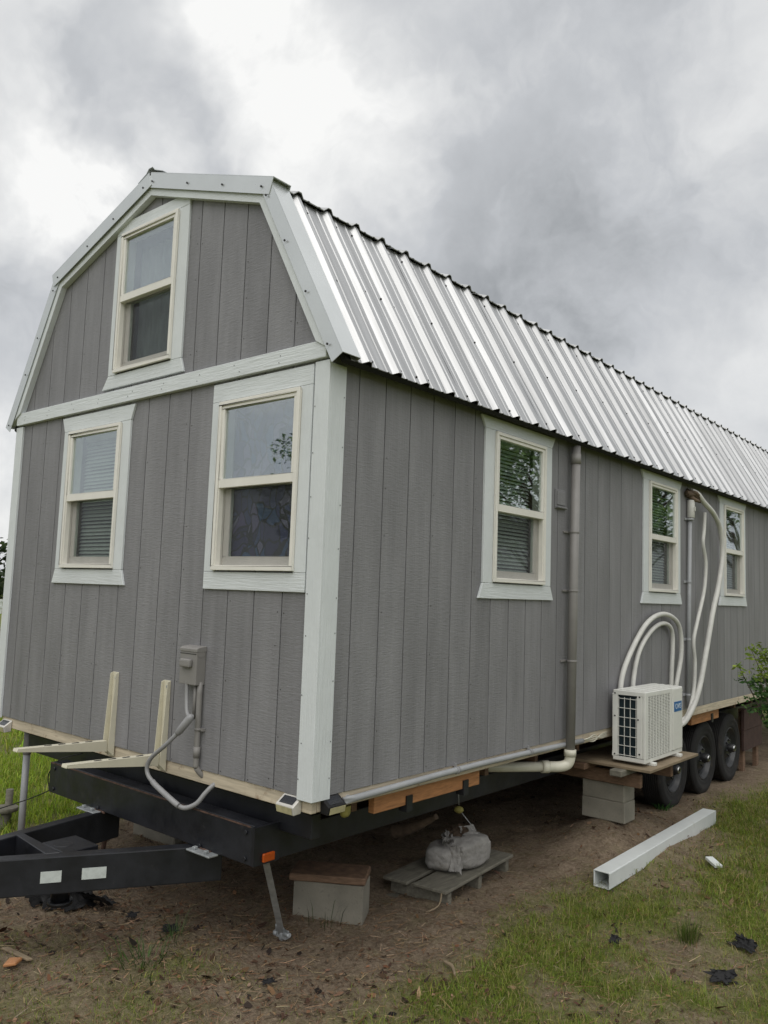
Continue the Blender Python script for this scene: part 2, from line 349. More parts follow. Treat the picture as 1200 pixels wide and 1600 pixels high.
class MB:
    def __init__(s):
        s.v, s.f, s.sm = [], [], []

    def add(s, vs, fs, smooth=False):
        b = len(s.v)
        s.v += [tuple(p) for p in vs]
        s.f += [tuple(i + b for i in f) for f in fs]
        s.sm += [smooth] * len(fs)
        return s

    def box(s, a, b, mtx=None):
        x0, y0, z0 = a; x1, y1, z1 = b
        vs = [Vector(p) for p in ((x0, y0, z0), (x1, y0, z0), (x1, y1, z0), (x0, y1, z0), (x0, y0, z1), (x1, y0, z1), (x1, y1, z1), (x0, y1, z1))]
        if mtx is not None: vs = [mtx @ p for p in vs]
        return s.add(vs, [(0, 3, 2, 1), (4, 5, 6, 7), (0, 1, 5, 4), (1, 2, 6, 5), (2, 3, 7, 6), (3, 0, 4, 7)])

    def prism(s, poly, ext):
        """poly: list of 3-D points, ext: extrusion vector"""
        n = len(poly); ext = Vector(ext)
        a = [Vector(p) for p in poly]; b = [p + ext for p in a]
        fs = [tuple(range(n - 1, -1, -1)), tuple(range(n, 2 * n))]
        fs += [(i, (i + 1) % n, n + (i + 1) % n, n + i) for i in range(n)]
        return s.add(a + b, fs)

    def tube(s, pts, r, n=10, cap=True, smooth_path=0):
        pts = [Vector(p) for p in pts]
        rr = r if isinstance(r, (list, tuple)) else [r] * len(pts)
        if smooth_path:
            np_, nr = [], []
            for i in range(len(pts) - 1):
                p0 = pts[max(i - 1, 0)]; p1 = pts[i]; p2 = pts[i + 1]; p3 = pts[min(i + 2, len(pts) - 1)]
                for k in range(smooth_path):
                    t = k / smooth_path
                    np_.append(0.5 * ((2 * p1) + (p2 - p0) * t + (2 * p0 - 5 * p1 + 4 * p2 - p3) * t * t + (3 * p1 - p0 - 3 * p2 + p3) * t ** 3))
                    nr.append(rr[i] * (1 - t) + rr[i + 1] * t)
            np_.append(pts[-1]); nr.append(rr[-1]); pts, rr = np_, nr
        vs, fs = [], []
        t0 = (pts[1] - pts[0]).normalized()
        ref = Vector((0, 0, 1)) if abs(t0.z) < 0.9 else Vector((1, 0, 0))
        nrm = t0.cross(ref).normalized()
        for i, p in enumerate(pts):
            t = (pts[min(i + 1, len(pts) - 1)] - pts[max(i - 1, 0)]).normalized()
            nrm = (nrm - t * nrm.dot(t)).normalized()
            bi = t.cross(nrm)
            for k in range(n):
                a = 2 * math.pi * k / n
                vs.append(p + (nrm * math.cos(a) + bi * math.sin(a)) * rr[i])
        for i in range(len(pts) - 1):
            for k in range(n):
                fs.append((i * n + k, i * n + (k + 1) % n, (i + 1) * n + (k + 1) % n, (i + 1) * n + k))
        s.add(vs, fs, True)
        if cap:
            b = len(s.v) - len(vs)
            s.f += [tuple(b + k for k in range(n - 1, -1, -1)), tuple(b + (len(pts) - 1) * n + k for k in range(n))]
            s.sm += [False, False]
        return s

    def cyl(s, c, axis, r, h, n=16):
        c = Vector(c); a = Vector(axis).normalized()
        return s.tube([c, c + a * h], r, n)

    def lathe(s, c, axis, prof, n=32, smooth=True):
        """prof: list of (along axis, radius)"""
        c = Vector(c); a = Vector(axis).normalized()
        ref = Vector((0, 0, 1)) if abs(a.z) < 0.9 else Vector((1, 0, 0))
        u = a.cross(ref).normalized(); w = a.cross(u)
        vs, fs = [], []
        for (h, r) in prof:
            for k in range(n):
                t = 2 * math.pi * k / n
                vs.append(c + a * h + (u * math.cos(t) + w * math.sin(t)) * r)
        for i in range(len(prof) - 1):
            for k in range(n):
                fs.append((i * n + k, i * n + (k + 1) % n, (i + 1) * n + (k + 1) % n, (i + 1) * n + k))
        return s.add(vs, fs, smooth)

    def mesh(s, name, m, org=Vector((0, 0, 0)), bevel=0.0, seg=1):
        me = bpy.data.meshes.new(name)
        me.from_pydata([Vector(p) - org for p in s.v], [], s.f)
        me.polygons.foreach_set('use_smooth', s.sm)
        if isinstance(m, str): m = M[m]
        if m: me.materials.append(m)
        if bevel:
            bm = bmesh.new(); bm.from_mesh(me)
            bmesh.ops.remove_doubles(bm, verts=bm.verts, dist=1e-5)
            ed = [e for e in bm.edges if len(e.link_faces) == 2 and e.calc_face_angle(0) > 0.6]
            bmesh.ops.bevel(bm, geom=ed, offset=bevel, segments=seg, affect='EDGES', profile=0.6, clamp_overlap=True)
            bm.to_mesh(me); bm.free()
        else:
            bm = bmesh.new(); bm.from_mesh(me)
            bmesh.ops.recalc_face_normals(bm, faces=bm.faces); bm.to_mesh(me); bm.free()
        me.update()
        return me

    def build(s, name, m, parent=None, bevel=0.0, seg=1):
        org = ORG.get(parent.name, Vector((0, 0, 0))) if parent else Vector((0, 0, 0))
        me = s.mesh(name, m, org, bevel, seg)
        return link(name, me, parent)


def link(name, me, parent=None):
    o = bpy.data.objects.new(name, me)
    COL.objects.link(o)
    if parent:
        o.parent = parent
        ORG[o.name] = ORG.get(parent.name, Vector((0, 0, 0)))
    return o


def thing(name, label, cat, loc=(0, 0, 0), group=None):
    o = bpy.data.objects.new(name, None)
    o.empty_display_size = 0.1
    COL.objects.link(o)
    o.location = loc
    ORG[o.name] = Vector(loc)
    return tag(o, label, cat, group)


def tag(o, label, cat, group=None):
    o['label'] = label; o['category'] = cat
    if group: o['group'] = group
    return o


def set_kind(o, k):
    o['kind'] = k
    return o


def holder(name, parent, m=None):
    """an Empty part that groups its sub-parts"""
    o = bpy.data.objects.new(name, None)
    o.empty_display_size = 0.1
    COL.objects.link(o); o.parent = parent
    ORG[o.name] = ORG[parent.name]
    return o


def solo(mb, name, m, label, cat, org, group=None, bevel=0.0):
    org = Vector(org)
    o = link(name, mb.mesh(name, m, org, bevel))
    o.location = org
    ORG[o.name] = org
    return tag(o, label, cat, group)


def rotz(c, a):
    c = Vector(c)
    return Matrix.Translation(c) @ Matrix.Rotation(a, 4, 'Z')


def fast_mesh(name, verts, faces_n, loops, m, tint=None):
    """numpy mesh: verts (n,3); faces_n sizes; loops indices; tint (nverts,3)"""
    me = bpy.data.meshes.new(name)
    nv, nl, nf = len(verts), len(loops), len(faces_n)
    me.vertices.add(nv); me.loops.add(nl); me.polygons.add(nf)
    me.vertices.foreach_set('co', np.asarray(verts, np.float32).ravel())
    me.loops.foreach_set('vertex_index', np.asarray(loops, np.int32))
    st = np.zeros(nf, np.int32); st[1:] = np.cumsum(faces_n)[:-1]
    me.polygons.foreach_set('loop_start', st)
    me.update(calc_edges=True)
    if tint is not None:
        at = me.color_attributes.new('tint', 'FLOAT_COLOR', 'POINT')
        c = np.ones((nv, 4), np.float32); c[:, :3] = tint
        at.data.foreach_set('color', c.ravel())
    me.materials.append(M[m] if isinstance(m, str) else m)
    return me


# ------------------------------------------------------------------ ground
G0 = -0.87
rng = np.random.default_rng(11)


def vnoise(x, y, s, seed=0):
    """smooth value noise, numpy"""
    x = np.asarray(x, float) * s + 100.3 + seed * 17.7; y = np.asarray(y, float) * s + 57.1 + seed * 9.1
    xi, yi = np.floor(x).astype(np.int64), np.floor(y).astype(np.int64)
    fx, fy = x - xi, y - yi
    fx, fy = fx * fx * (3 - 2 * fx), fy * fy * (3 - 2 * fy)

    def h(a, b):
        n = (a * 374761393 + b * 668265263 + seed * 974634777) & 0x7fffffff
        n = ((n ^ (n >> 13)) * 1274126177) & 0x7fffffff
        return ((n ^ (n >> 16)) & 0xffff) / 65535.0
    a, b, c, d = h(xi, yi), h(xi + 1, yi), h(xi, yi + 1), h(xi + 1, yi + 1)
    return (a * (1 - fx) + b * fx) * (1 - fy) + (c * (1 - fx) + d * fx) * fy


def fbm(x, y, s, seed=0):
    return 0.5 * vnoise(x, y, s, seed) + 0.27 * vnoise(x, y, s * 2.1, seed + 1) + 0.15 * vnoise(x, y, s * 4.3, seed + 2) + 0.08 * vnoise(x, y, s * 8.9, seed + 3)


def gz(x, y):
    x = np.asarray(x, float); y = np.asarray(y, float)
    near = np.exp(-((x + 1) ** 2 + (y - 2) ** 2) / 60.0)
    z = G0 + 0.215 * np.exp(-((x + 0.03) / 0.34) ** 2 - ((y - 3.25) / 0.6) ** 2)
    z += near * (0.05 * (fbm(x, y, 0.9, 3) - 0.5) + 0.055 * (fbm(x, y, 5.0, 5) - 0.5))
    return z


def sstep(a, b, v):
    t = np.clip((v - a) / (b - a), 0, 1)
    return t * t * (3 - 2 * t)


def grass_density(x, y):
    x = np.asarray(x, float); y = np.asarray(y, float)
    n = fbm(x, y, 1.5, 21) ; n2 = fbm(x, y, 4.5, 31)
    # open yard to the right of the house, thick away from the wall
    edge = 0.22 - 0.62 * sstep(0.6, -1.2, y) * -1 * 0 + 0.0
    right = sstep(-0.05, 0.55, x - 0.10 * np.sin(y * 2.1) - 0.25 * sstep(1.6, 3.0, y) * sstep(5.0, 3.2, y)) * (0.40 + 0.85 * n)
    right *= 1 - 0.85 * np.exp(-(((x - 1.02) / 0.36) ** 2 + ((y - 1.75) / 0.42) ** 2))
    front = 0.42 * sstep(0.15, -0.45, y - 0.25 * x) * n
    front = np.maximum(front, 0.5 * np.exp(-(((x + 0.55) / 0.4) ** 2 + ((y + 0.25) / 0.3) ** 2)) * n2 * 0.8)
    # near the camera the straw thins and short grass shows
    nearc = sstep(0.0, -0.6, y - 0.45 * (x - 0.2)) * sstep(-1.4, -0.2, x) * 0.65 * n
    lawn = sstep(-2.75, -3.7, x + 0.5 * (n - 0.5)) * (0.75 + 0.5 * n)
    d = np.maximum.reduce([right, front, nearc, lawn])
    under = sstep(-0.30, -0.02, x) + sstep(-2.75, -3.2, x) + sstep(0.25, -0.15, y)
    d *= np.clip(under, 0, 1)
    far = sstep(7, 9, np.hypot(x + 1, y - 2))
    d = d * (1 - far) + far * 0.8
    return np.clip(d * np.clip(3.0 * n2 - 0.45, 0.03, 1.9), 0, 1)


def axis_coords(lo, hi, step, far):
    a = list(np.arange(lo, hi + 1e-6, step))
    s, v = step, hi
    while v < far:
        s *= 1.35; v += s; a.append(v)
    s, v = step, lo
    while v > -far:
        s *= 1.35; v -= s; a.insert(0, v)
    return np.array(a)


gx = axis_coords(-4.2, 2.6, 0.045, 900); gy = axis_coords(-1.6, 7.2, 0.05, 900)
GX, GY = np.meshgrid(gx, gy)
gv = np.stack([GX.ravel(), GY.ravel(), gz(GX, GY).ravel()], 1)
nx, ny = len(gx), len(gy)
ii = (np.arange(ny - 1)[:, None] * nx + np.arange(nx - 1)[None, :]).ravel()
loops = np.stack([ii, ii + 1, ii + nx + 1, ii + nx], 1).ravel()

m = bpy.data.materials.new('yard_soil'); m.use_nodes = True
N, L = m.node_tree.nodes, m.node_tree.links
p = N['Principled BSDF']; p.inputs['Roughness'].default_value = 0.95; p.inputs['Specular IOR Level'].default_value = 0.15
tcn = N.new('ShaderNodeTexCoord')


def gnoise(scale, detail=6, rough=0.65, dist=0.0):
    n = N.new('ShaderNodeTexNoise'); n.inputs['Scale'].default_value = scale; n.inputs['Detail'].default_value = detail
    n.inputs['Roughness'].default_value = rough; n.inputs['Distortion'].default_value = dist
    L.new(tcn.outputs['Object'], n.inputs['Vector'])
    return n.outputs[0]


def gramp(fac, stops):
    r = N.new('ShaderNodeValToRGB'); L.new(fac, r.inputs[0]); ee = r.color_ramp.elements
    ee[0].position, ee[0].color = stops[0][0], (*stops[0][1], 1)
    ee[1].position, ee[1].color = stops[-1][0], (*stops[-1][1], 1)
    for pos, c in stops[1:-1]:
        q = ee.new(pos); q.color = (*c, 1)
    return r.outputs[0]


def gmix(fac, a, b):
    mx = N.new('ShaderNodeMix'); mx.data_type = 'RGBA'; L.new(fac, mx.inputs[0]); L.new(a, mx.inputs[6]); L.new(b, mx.inputs[7])
    return mx.outputs[2]


soil = gramp(gnoise(3.2, 10, 0.75, 0.6), [(0.28, (0.045, 0.028, 0.018)), (0.45, (0.19, 0.147, 0.105)), (0.58, (0.285, 0.222, 0.162)), (0.75, (0.42, 0.335, 0.255))])
fine = gramp(gnoise(42, 5, 0.8), [(0.35, (0.045, 0.028, 0.017)), (0.55, (0.24, 0.184, 0.128)), (0.72, (0.43, 0.345, 0.25))])
mxf = N.new('ShaderNodeValue'); mxf.outputs[0].default_value = 0.5
soil = gmix(mxf.outputs[0], soil, fine)
turf = gramp(gnoise(14, 8, 0.75), [(0.3, (0.065, 0.075, 0.020)), (0.5, (0.130, 0.170, 0.030)), (0.72, (0.24, 0.235, 0.075))])
ga = N.new('ShaderNodeAttribute'); ga.attribute_name = 'tint'
gs = N.new('ShaderNodeSeparateColor'); L.new(ga.outputs['Color'], gs.inputs[0])
nmul = N.new('ShaderNodeMath'); nmul.operation = 'MULTIPLY_ADD'; nmul.use_clamp = True
L.new(gnoise(9, 6, 0.7), nmul.inputs[0]); nmul.inputs[1].default_value = 1.0; nmul.inputs[2].default_value = -0.5
sm = N.new('ShaderNodeMath'); sm.operation = 'ADD'; sm.use_clamp = True
nsub = N.new('ShaderNodeMath'); nsub.operation = 'MULTIPLY_ADD'; L.new(gnoise(9, 6, 0.7), nsub.inputs[0]); nsub.inputs[1].default_value = 0.9; nsub.inputs[2].default_value = -0.45
L.new(gs.outputs[0], sm.inputs[0]); L.new(nsub.outputs[0], sm.inputs[1])
L.new(gmix(sm.outputs[0], soil, turf), p.inputs['Base Color'])
b1 = N.new('ShaderNodeBump'); b1.inputs['Strength'].default_value = 0.7; b1.inputs['Distance'].default_value = 0.03; L.new(gnoise(28, 8, 0.75), b1.inputs['Height'])
b2 = N.new('ShaderNodeBump'); b2.inputs['Strength'].default_value = 0.6; b2.inputs['Distance'].default_value = 0.012; L.new(gnoise(110, 4, 0.7), b2.inputs['Height'])
L.new(b1.outputs[0], b2.inputs['Normal']); L.new(b2.outputs[0], p.inputs['Normal'])
dens = grass_density(GX, GY).ravel()
gme = fast_mesh('ground', gv, np.full(len(ii), 4), loops, m, np.repeat(dens[:, None], 3, 1))
gme.polygons.foreach_set('use_smooth', [True] * len(gme.polygons))
set_kind(link('ground', gme), 'structure')

# ------------------------------------------------------------------ house
Wd, Ln = 3.058, 10.97
XC = -Wd / 2
EAVE, KNEE, RIDGE = (0.115, 2.008), (-0.447, 3.009), (XC, 3.380)
house = thing('tiny_house', 'long grey tiny house with white trim and gambrel metal roof on a trailer', 'tiny house', (XC, 0, 0))


def mir(pt):
    return (2 * XC - pt[0], pt[1])


def off(a, b, d):
    """offset of line a->b (ridge-ward, right side) inwards by d -> (a', b')"""
    dx, dz = b[0] - a[0], b[1] - a[1]; l = math.hypot(dx, dz)
    n = (-dz / l, dx / l)
    if n[1] > 0: n = (-n[0], -n[1])
    return (a[0] + n[0] * d, a[1] + n[1] * d), (b[0] + n[0] * d, b[1] + n[1] * d)


def isect(a, b, c, d):
    x1, y1, x2, y2, x3, y3, x4, y4 = *a, *b, *c, *d
    den = (x1 - x2) * (y3 - y4) - (y1 - y2) * (x3 - x4)
    t = ((x1 - x3) * (y3 - y4) - (y1 - y3) * (x3 - x4)) / den
    return (x1 + t * (x2 - x1), y1 + t * (y2 - y1))


def profile(d):
    """gambrel outline offset inwards by d: eave, knee, ridge (right half)"""
    a, b = off(EAVE, KNEE, d); c, e_ = off(KNEE, RIDGE, d)
    k = isect(a, b, c, e_)
    r = isect(c, e_, (XC, 0), (XC, 5))
    return a, k, r


PT = profile(0.055)


def gable_top(x):
    if x < XC: x = 2 * XC - x
    a, k, r = PT
    if x > k[0]:
        t = (x - a[0]) / (k[0] - a[0]); return a[1] + t * (k[1] - a[1])
    t = (x - k[0]) / (r[0] - k[0]); return k[1] + t * (r[1] - k[1])


front = lambda u, z, d: (u, -d, z)
side = lambda u, z, d: (d, u, z)
back = lambda u, z, d: (u, Ln + d, z)
left = lambda u, z, d: (-Wd - d, u, z)


def wall_mb(F, u0, u1, z0, top, holes, d0, d1, brk=()):
    mb = MB()
    us = sorted({u0, u1, *[h[0] for h in holes if u0 < h[0] < u1], *[h[1] for h in holes if u0 < h[1] < u1], *[b for b in brk if u0 < b < u1]})
    for a, b in zip(us[:-1], us[1:]):
        mid = (a + b) / 2
        hs = sorted([h for h in holes if h[0] < mid < h[1]], key=lambda h: h[2])
        z = z0
        segs = []
        for h in hs:
            if h[2] > z: segs.append((z, h[2], h[2]))
            z = h[3]
        ta, tb = top(a), top(b)
        if max(ta, tb) > z: segs.append((z, max(ta, z + 0.001), max(tb, z + 0.001)))
        for (zb, za, zc) in segs:
            vs = [F(a, zb, d0), F(b, zb, d0), F(b, zc, d0), F(a, za, d0), F(a, zb, d1), F(b, zb, d1), F(b, zc, d1), F(a, za, d1)]
            mb.add(vs, [(0, 3, 2, 1), (4, 5, 6, 7), (0, 1, 5, 4), (1, 2, 6, 5), (2, 3, 7, 6), (3, 0, 4, 7)])
    return mb


# window openings: frame rect (u0, u1, z0, z1, meeting rail)
WIN_F = [(-2.314, -1.708, 1.018, 1.902, 1.466), (-0.760, -0.152, 1.016, 1.902, 1.464), (-1.838, -1.250, 2.222, 3.118, 2.692)]
WIN_S = [(1.410, 2.016, 1.016, 1.922, 1.462), (3.752, 4.358, 1.016, 1.925, 1.468), (5.640, 6.246, 1.018, 1.925, 1.468)]
hole = lambda w: (w[0] + 0.012, w[1] - 0.012, w[2] + 0.012, w[3] - 0.012)
HF, HS = [hole(w) for w in WIN_F], [hole(w) for w in WIN_S]
OX, OY, PW = 0.2419, -0.0032, 0.2032


def siding(name, F, edges, top, holes, brk=()):
    wall = wall_mb(F, edges[0], edges[-1], 0, top, holes, -0.02, 0.004, brk).build(name, 'siding', house)
    for a, b in zip(edges[:-1], edges[1:]):
        hs = [h for h in holes if h[0] < b and h[1] > a]
        full = [h for h in hs if h[0] <= a + 0.02 and h[1] >= b - 0.02]
        lo_ = 0.0
        for h in sorted(full, key=lambda h: h[2]):
            mb = wall_mb(F, a + 0.0035, b - 0.0035, lo_, lambda u, t=h[2]: t, [g for g in hs if g not in full and g[3] < h[2]], 0.0045, 0.0125)
            if mb.v: mb.build('siding_plank', 'siding', wall)
            lo_ = h[3]
        mb = wall_mb(F, a + 0.0035, b - 0.0035, lo_, top, [g for g in hs if g not in full and g[2] > lo_], 0.0045, 0.0125, brk)
        if mb.v: mb.build('siding_plank', 'siding', wall)
    return wall


ef = sorted([-Wd + 0.005] + [-OX - PW * i for i in range(14)] + [-0.005])
siding('front_wall', front, ef, gable_top, HF, (PT[1][0], 2 * XC - PT[1][0], XC))
es = [0.005] + [OY + PW * i for i in range(1, 54)] + [Ln - 0.005]
siding('side_wall', side, es, lambda u: 2.12, HS)
siding('side_wall', left, [0.005, Ln - 0.005], lambda u: 2.12, [])
siding('rear_wall', back, [-Wd + 0.005, -0.005], gable_top, [], (PT[1][0], 2 * XC - PT[1][0], XC))

# screw and nail heads on the siding and trim
mb = MB()


def dot(F, u, z, d, r=0.0032):
    n = 6
    vs = [F(u + r * math.cos(2 * math.pi * k / n), z + r * math.sin(2 * math.pi * k / n), d + 0.0012) for k in range(n)]
    mb.add(vs, [tuple(range(n))])


inhole = lambda u, z, hs, m_=0.12: any(h[0] - m_ < u < h[1] + m_ and h[2] - m_ < z < h[3] + m_ for h in hs)
for k in range(0, 14):
    u0 = -OX - PW * k
    for z in np.arange(0.04, 3.2, 0.2):
        if k % 2 == 0 or z < 0.1:
            for du in ((0.02, -0.03) if k % 4 == 0 else (0.02,)):
                u = u0 + du + rnd.uniform(-0.004, 0.004); zz = z + rnd.uniform(-0.03, 0.03)
                if zz < gable_top(u) - 0.12 and not inhole(u, zz, HF) and not 2.0 < zz < 2.13 and rnd.random() < 0.75: dot(front, u, zz, 0.0125)
for k in range(1, 52):
    u0 = OY + PW * k
    for z in np.arange(0.04, 1.95, 0.2):
        if k % 2 == 0:
            u = u0 + 0.02 + rnd.uniform(-0.004, 0.004); zz = z + rnd.uniform(-0.03, 0.03)
            if not inhole(u, zz, HS) and rnd.random() < 0.6: dot(side, u, zz, 0.0125)
for z in np.arange(0.05, 1.9, 0.22):
    dot(front, -0.055 + rnd.uniform(-.006, .006), z + rnd.uniform(-.04, .04), 0.031); dot(side, 0.075, z + rnd.uniform(-.04, .04), 0.031)
for u in np.arange(-2.95, -0.1, 0.33):
    for z in (2.048, 2.082): dot(front, u + rnd.uniform(-.03, .03), z + rnd.uniform(-.006, .006), 0.044)
set_kind(mb.build('nail_heads', 'nail', house), 'stuff')

# corner boards, belly board, bottom plates
MB().box((-0.068, -0.030, -0.012), (0.030, -0.0128, 2.012)).build('corner_board', 'trim', house, 0.002)
MB().box((0.0128, -0.0126, -0.012), (0.0300, 0.088, 2.0)).build('corner_board', 'trim', house, 0.002)
MB().box((-Wd - 0.030, -0.030, -0.012), (-Wd + 0.064, -0.0128, 2.012)).build('corner_board', 'trim', house, 0.002)
MB().box((-Wd - 0.030, -0.0126, -0.012), (-Wd - 0.0128, 0.088, 2.0)).build('corner_board', 'trim', house, 0.002)
MB().box((-Wd - 0.006, -0.043, 2.022), (0.012, -0.0128, 2.108)).build('belly_board', 'trim_h', house, 0.002)
MB().box((-Wd + 0.05, -0.004, -0.070), (0.003, 0.034, -0.0015)).build('bottom_plate', 'pale_wood', house, 0.003)
MB().box((-0.034, 0.036, -0.068), (0.0045, 4.28, -0.0015)).build('bottom_plate', 'pale_wood', house, 0.003)
MB().box((-0.034, 4.2805, -0.072), (0.0125, Ln, -0.0015)).build('bottom_plate', 'pale_wood', house, 0.003)
MB().box((-Wd + 0.01, 0.036, -0.068), (-Wd + 0.05, Ln, -0.0015)).build('bottom_plate', 'pale_wood', house)
# floor deck and joists
MB().box((-Wd + 0.02, 0.038, -0.002), (-0.02, Ln - 0.02, 0.03)).build('floor_deck', 'brown_wood', house)
for y in np.arange(0.45, Ln, 0.61):
    MB().box((-Wd + 0.06, y, -0.17), (-0.16, y + 0.04, -0.0025)).build('floor_joist', 'brown_wood', house)
MB().box((-0.085, 0.49, -0.166), (-0.045, 1.434, -0.0725)).build('rim_block', 'orange_wood', house, 0.003)
MB().box((-0.085, 4.93, -0.178), (-0.045, 5.68, -0.0765)).build('rim_block', 'orange_wood', house, 0.003)
mb = MB()
for y in (0.74, 1.26, 5.45):
    mb.box((-0.09, y, -0.20), (-0.036, y + 0.05, -0.118))
mb.build('steel_strap', 'black_steel', house)

# roof
roof = holder('roof', house)
SHEET = 0.9144


def sheet_profile():
    pts = []
    for k in range(4):
        c = (k + 0.5) * 0.2286
        base = k * 0.2286
        for (o, h) in ((0.0, 0), (0.030, 0), (0.036, 0.0035), (0.046, 0.0035), (0.052, 0)):
            pts.append((base + o, h))
        pts += [(c - 0.038, 0), (c - 0.011, 0.024), (c + 0.011, 0.024), (c + 0.034, 0)]
        for (o, h) in ((0.1766, 0), (0.1826, 0.0035), (0.1926, 0.0035), (0.1986, 0)):
            pts.append((base + o, h))
    pts.append((SHEET, 0))
    return pts


def roof_sheet_mesh(a, b, name):
    """corrugated sheet from a (x,z) up to b, thickness 2 mm, width along +y"""
    dx, dz = b[0] - a[0], b[1] - a[1]; l = math.hypot(dx, dz)
    n = (-dz / l, dx / l)
    if n[1] < 0: n = (-n[0], -n[1])
    pr = sheet_profile(); mb = MB(); nseg = 6
    vs, fs = [], []
    for s in range(nseg + 1):
        t = s / nseg
        for (y, h) in pr:
            w = 0.0012 * math.sin(y * 9 + s * 1.7)
            vs.append((a[0] + dx * t + n[0] * (h + w), y, a[1] + dz * t + n[1] * (h + w)))
    q = len(pr)
    for s in range(nseg):
        for i in range(q - 1): fs.append((s * q + i, s * q + i + 1, (s + 1) * q + i + 1, (s + 1) * q + i))
    mb.add(vs, fs)
    # folded-under lower edge so that the sheet has a thickness
    vs = []
    for (y, h) in pr:
        vs.append((a[0] + n[0] * h, y, a[1] + n[1] * h)); vs.append((a[0] + n[0] * (h - 0.004), y, a[1] + n[1] * (h - 0.004)))
    mb.add(vs, [(2 * i, 2 * i + 1, 2 * i + 3, 2 * i + 2) for i in range(q - 1)])
    return mb.mesh(name, 'metal_roof', Vector((XC, 0, 0)))


ov = lambda a, b, d: (a[0] + (a[0] - b[0]) / math.dist(a, b) * d, a[1] + (a[1] - b[1]) / math.dist(a, b) * d)
upA = ov(KNEE, RIDGE, 0.030); upA = (upA[0], upA[1] + 0.012); upB = (RIDGE[0], RIDGE[1] + 0.012)
for (a, b) in ((EAVE, KNEE), (upA, upB), (mir(EAVE), mir(KNEE)), (mir(upA), mir(upB))):
    me = roof_sheet_mesh(a, b, 'roof_sheet')
    for k in range(12):
        o = link('roof_sheet', me, roof); o.location = (0, 0.0223 + k * SHEET, 0)
# roof deck below the sheets
o4, k4, r4 = profile(0.006); o5, k5, r5 = profile(0.035)
poly = [o4, k4, r4, mir(k4), mir(o4), mir(o5), mir(k5), r5, k5, o5]
MB().prism([(p_[0], -0.008, p_[1]) for p_ in poly], (0, Ln + 0.01, 0)).build('roof_deck', 'dark', roof)

# rake trims: metal angle over a timber fascia
y0, y1 = -0.060, -0.056


RK = [0]


def rake(a, b, drop, name_front, lap, endcut=0.0):
    RK[0] += 1
    y0 = -0.060 - 0.0045 * {1: 0, 2: 1, 3: 0.1, 4: 2}[RK[0]]
    dx, dz = b[0] - a[0], b[1] - a[1]; l = math.hypot(dx, dz); t = (dx / l, dz / l)
    n = (-t[1], t[0])
    if n[1] > 0: n = (-n[0], -n[1])
    # vertical leg
    poly = [(a[0] - n[0] * 0.022, a[1] - n[1] * 0.022), (b[0] - n[0] * 0.022, b[1] - n[1] * 0.022), (b[0] + n[0] * drop, b[1] + n[1] * drop), (a[0] + n[0] * drop, a[1] + n[1] * drop)]
    mb = MB().prism([(q[0], y0, q[1]) for q in poly], (0, 0.0035, 0))
    poly = [(a[0] - n[0] * 0.0225, a[1] - n[1] * 0.0225), (b[0] - n[0] * 0.0225, b[1] - n[1] * 0.0225), (b[0] - n[0] * 0.0265, b[1] - n[1] * 0.0265), (a[0] - n[0] * 0.0265, a[1] - n[1] * 0.0265)]
    mb.prism([(q[0], y0, q[1]) for q in poly], (0, lap, 0))
    # down-turned inner hem
    e0 = y0 + lap
    poly = [(a[0] - n[0] * 0.0222, a[1] - n[1] * 0.0222), (b[0] - n[0] * 0.0222, b[1] - n[1] * 0.0222), (b[0], b[1]), (a[0], a[1])]
    mb.prism([(q[0], e0 - 0.004, q[1]) for q in poly], (0, 0.003, 0))
    mb.build(name_front, 'metal_trim', roof)
    return n, t


mb_s = MB()
for sgn in (0, 1):
    f = (lambda q: q) if sgn == 0 else mir
    n, t = rake(f(EAVE), f(ov(KNEE, EAVE, 0.02)), 0.052, 'rake_trim', 0.125)
    n2, t2 = rake(f(ov(upA, upB, 0.012)), f(upB), 0.066, 'rake_trim', 0.125)
    for (A, B, nn, dr, cnt) in ((EAVE, KNEE, n, 0.03, 4), (upA, upB, n2, 0.03, 4)):
        A, B = f(A), f(B)
        for i in range(cnt):
            tt = 0.06 + 0.88 * i / (cnt - 1) + rnd.uniform(-.03, .03)
            mb_s.cyl((A[0] + (B[0] - A[0]) * tt + nn[0] * dr, y0 - 0.008, A[1] + (B[1] - A[1]) * tt + nn[1] * dr), (0, -1, 0), 0.006, 0.005, 8)
    ia, ik, ir = [f(q) for q in profile(0.096)]
    oa, ok_, or_ = [f(q) for q in profile(0.012)]
    tz = lambda A, B, z: (A[0] + (B[0] - A[0]) * (z - A[1]) / (B[1] - A[1]), z)
    low_o, low_i = tz(oa, ok_, 2.030), tz(ia, ik, 2.1085)
    MB().prism([(q[0], -0.052, q[1]) for q in (low_o, ok_, ik, low_i)], (0, 0.038, 0)).build('fascia_board', 'trim', roof)
    MB().prism([(q[0], -0.0515, q[1]) for q in (ok_, or_, ir, ik)], (0, 0.0375, 0)).build('fascia_board', 'trim_h', roof)
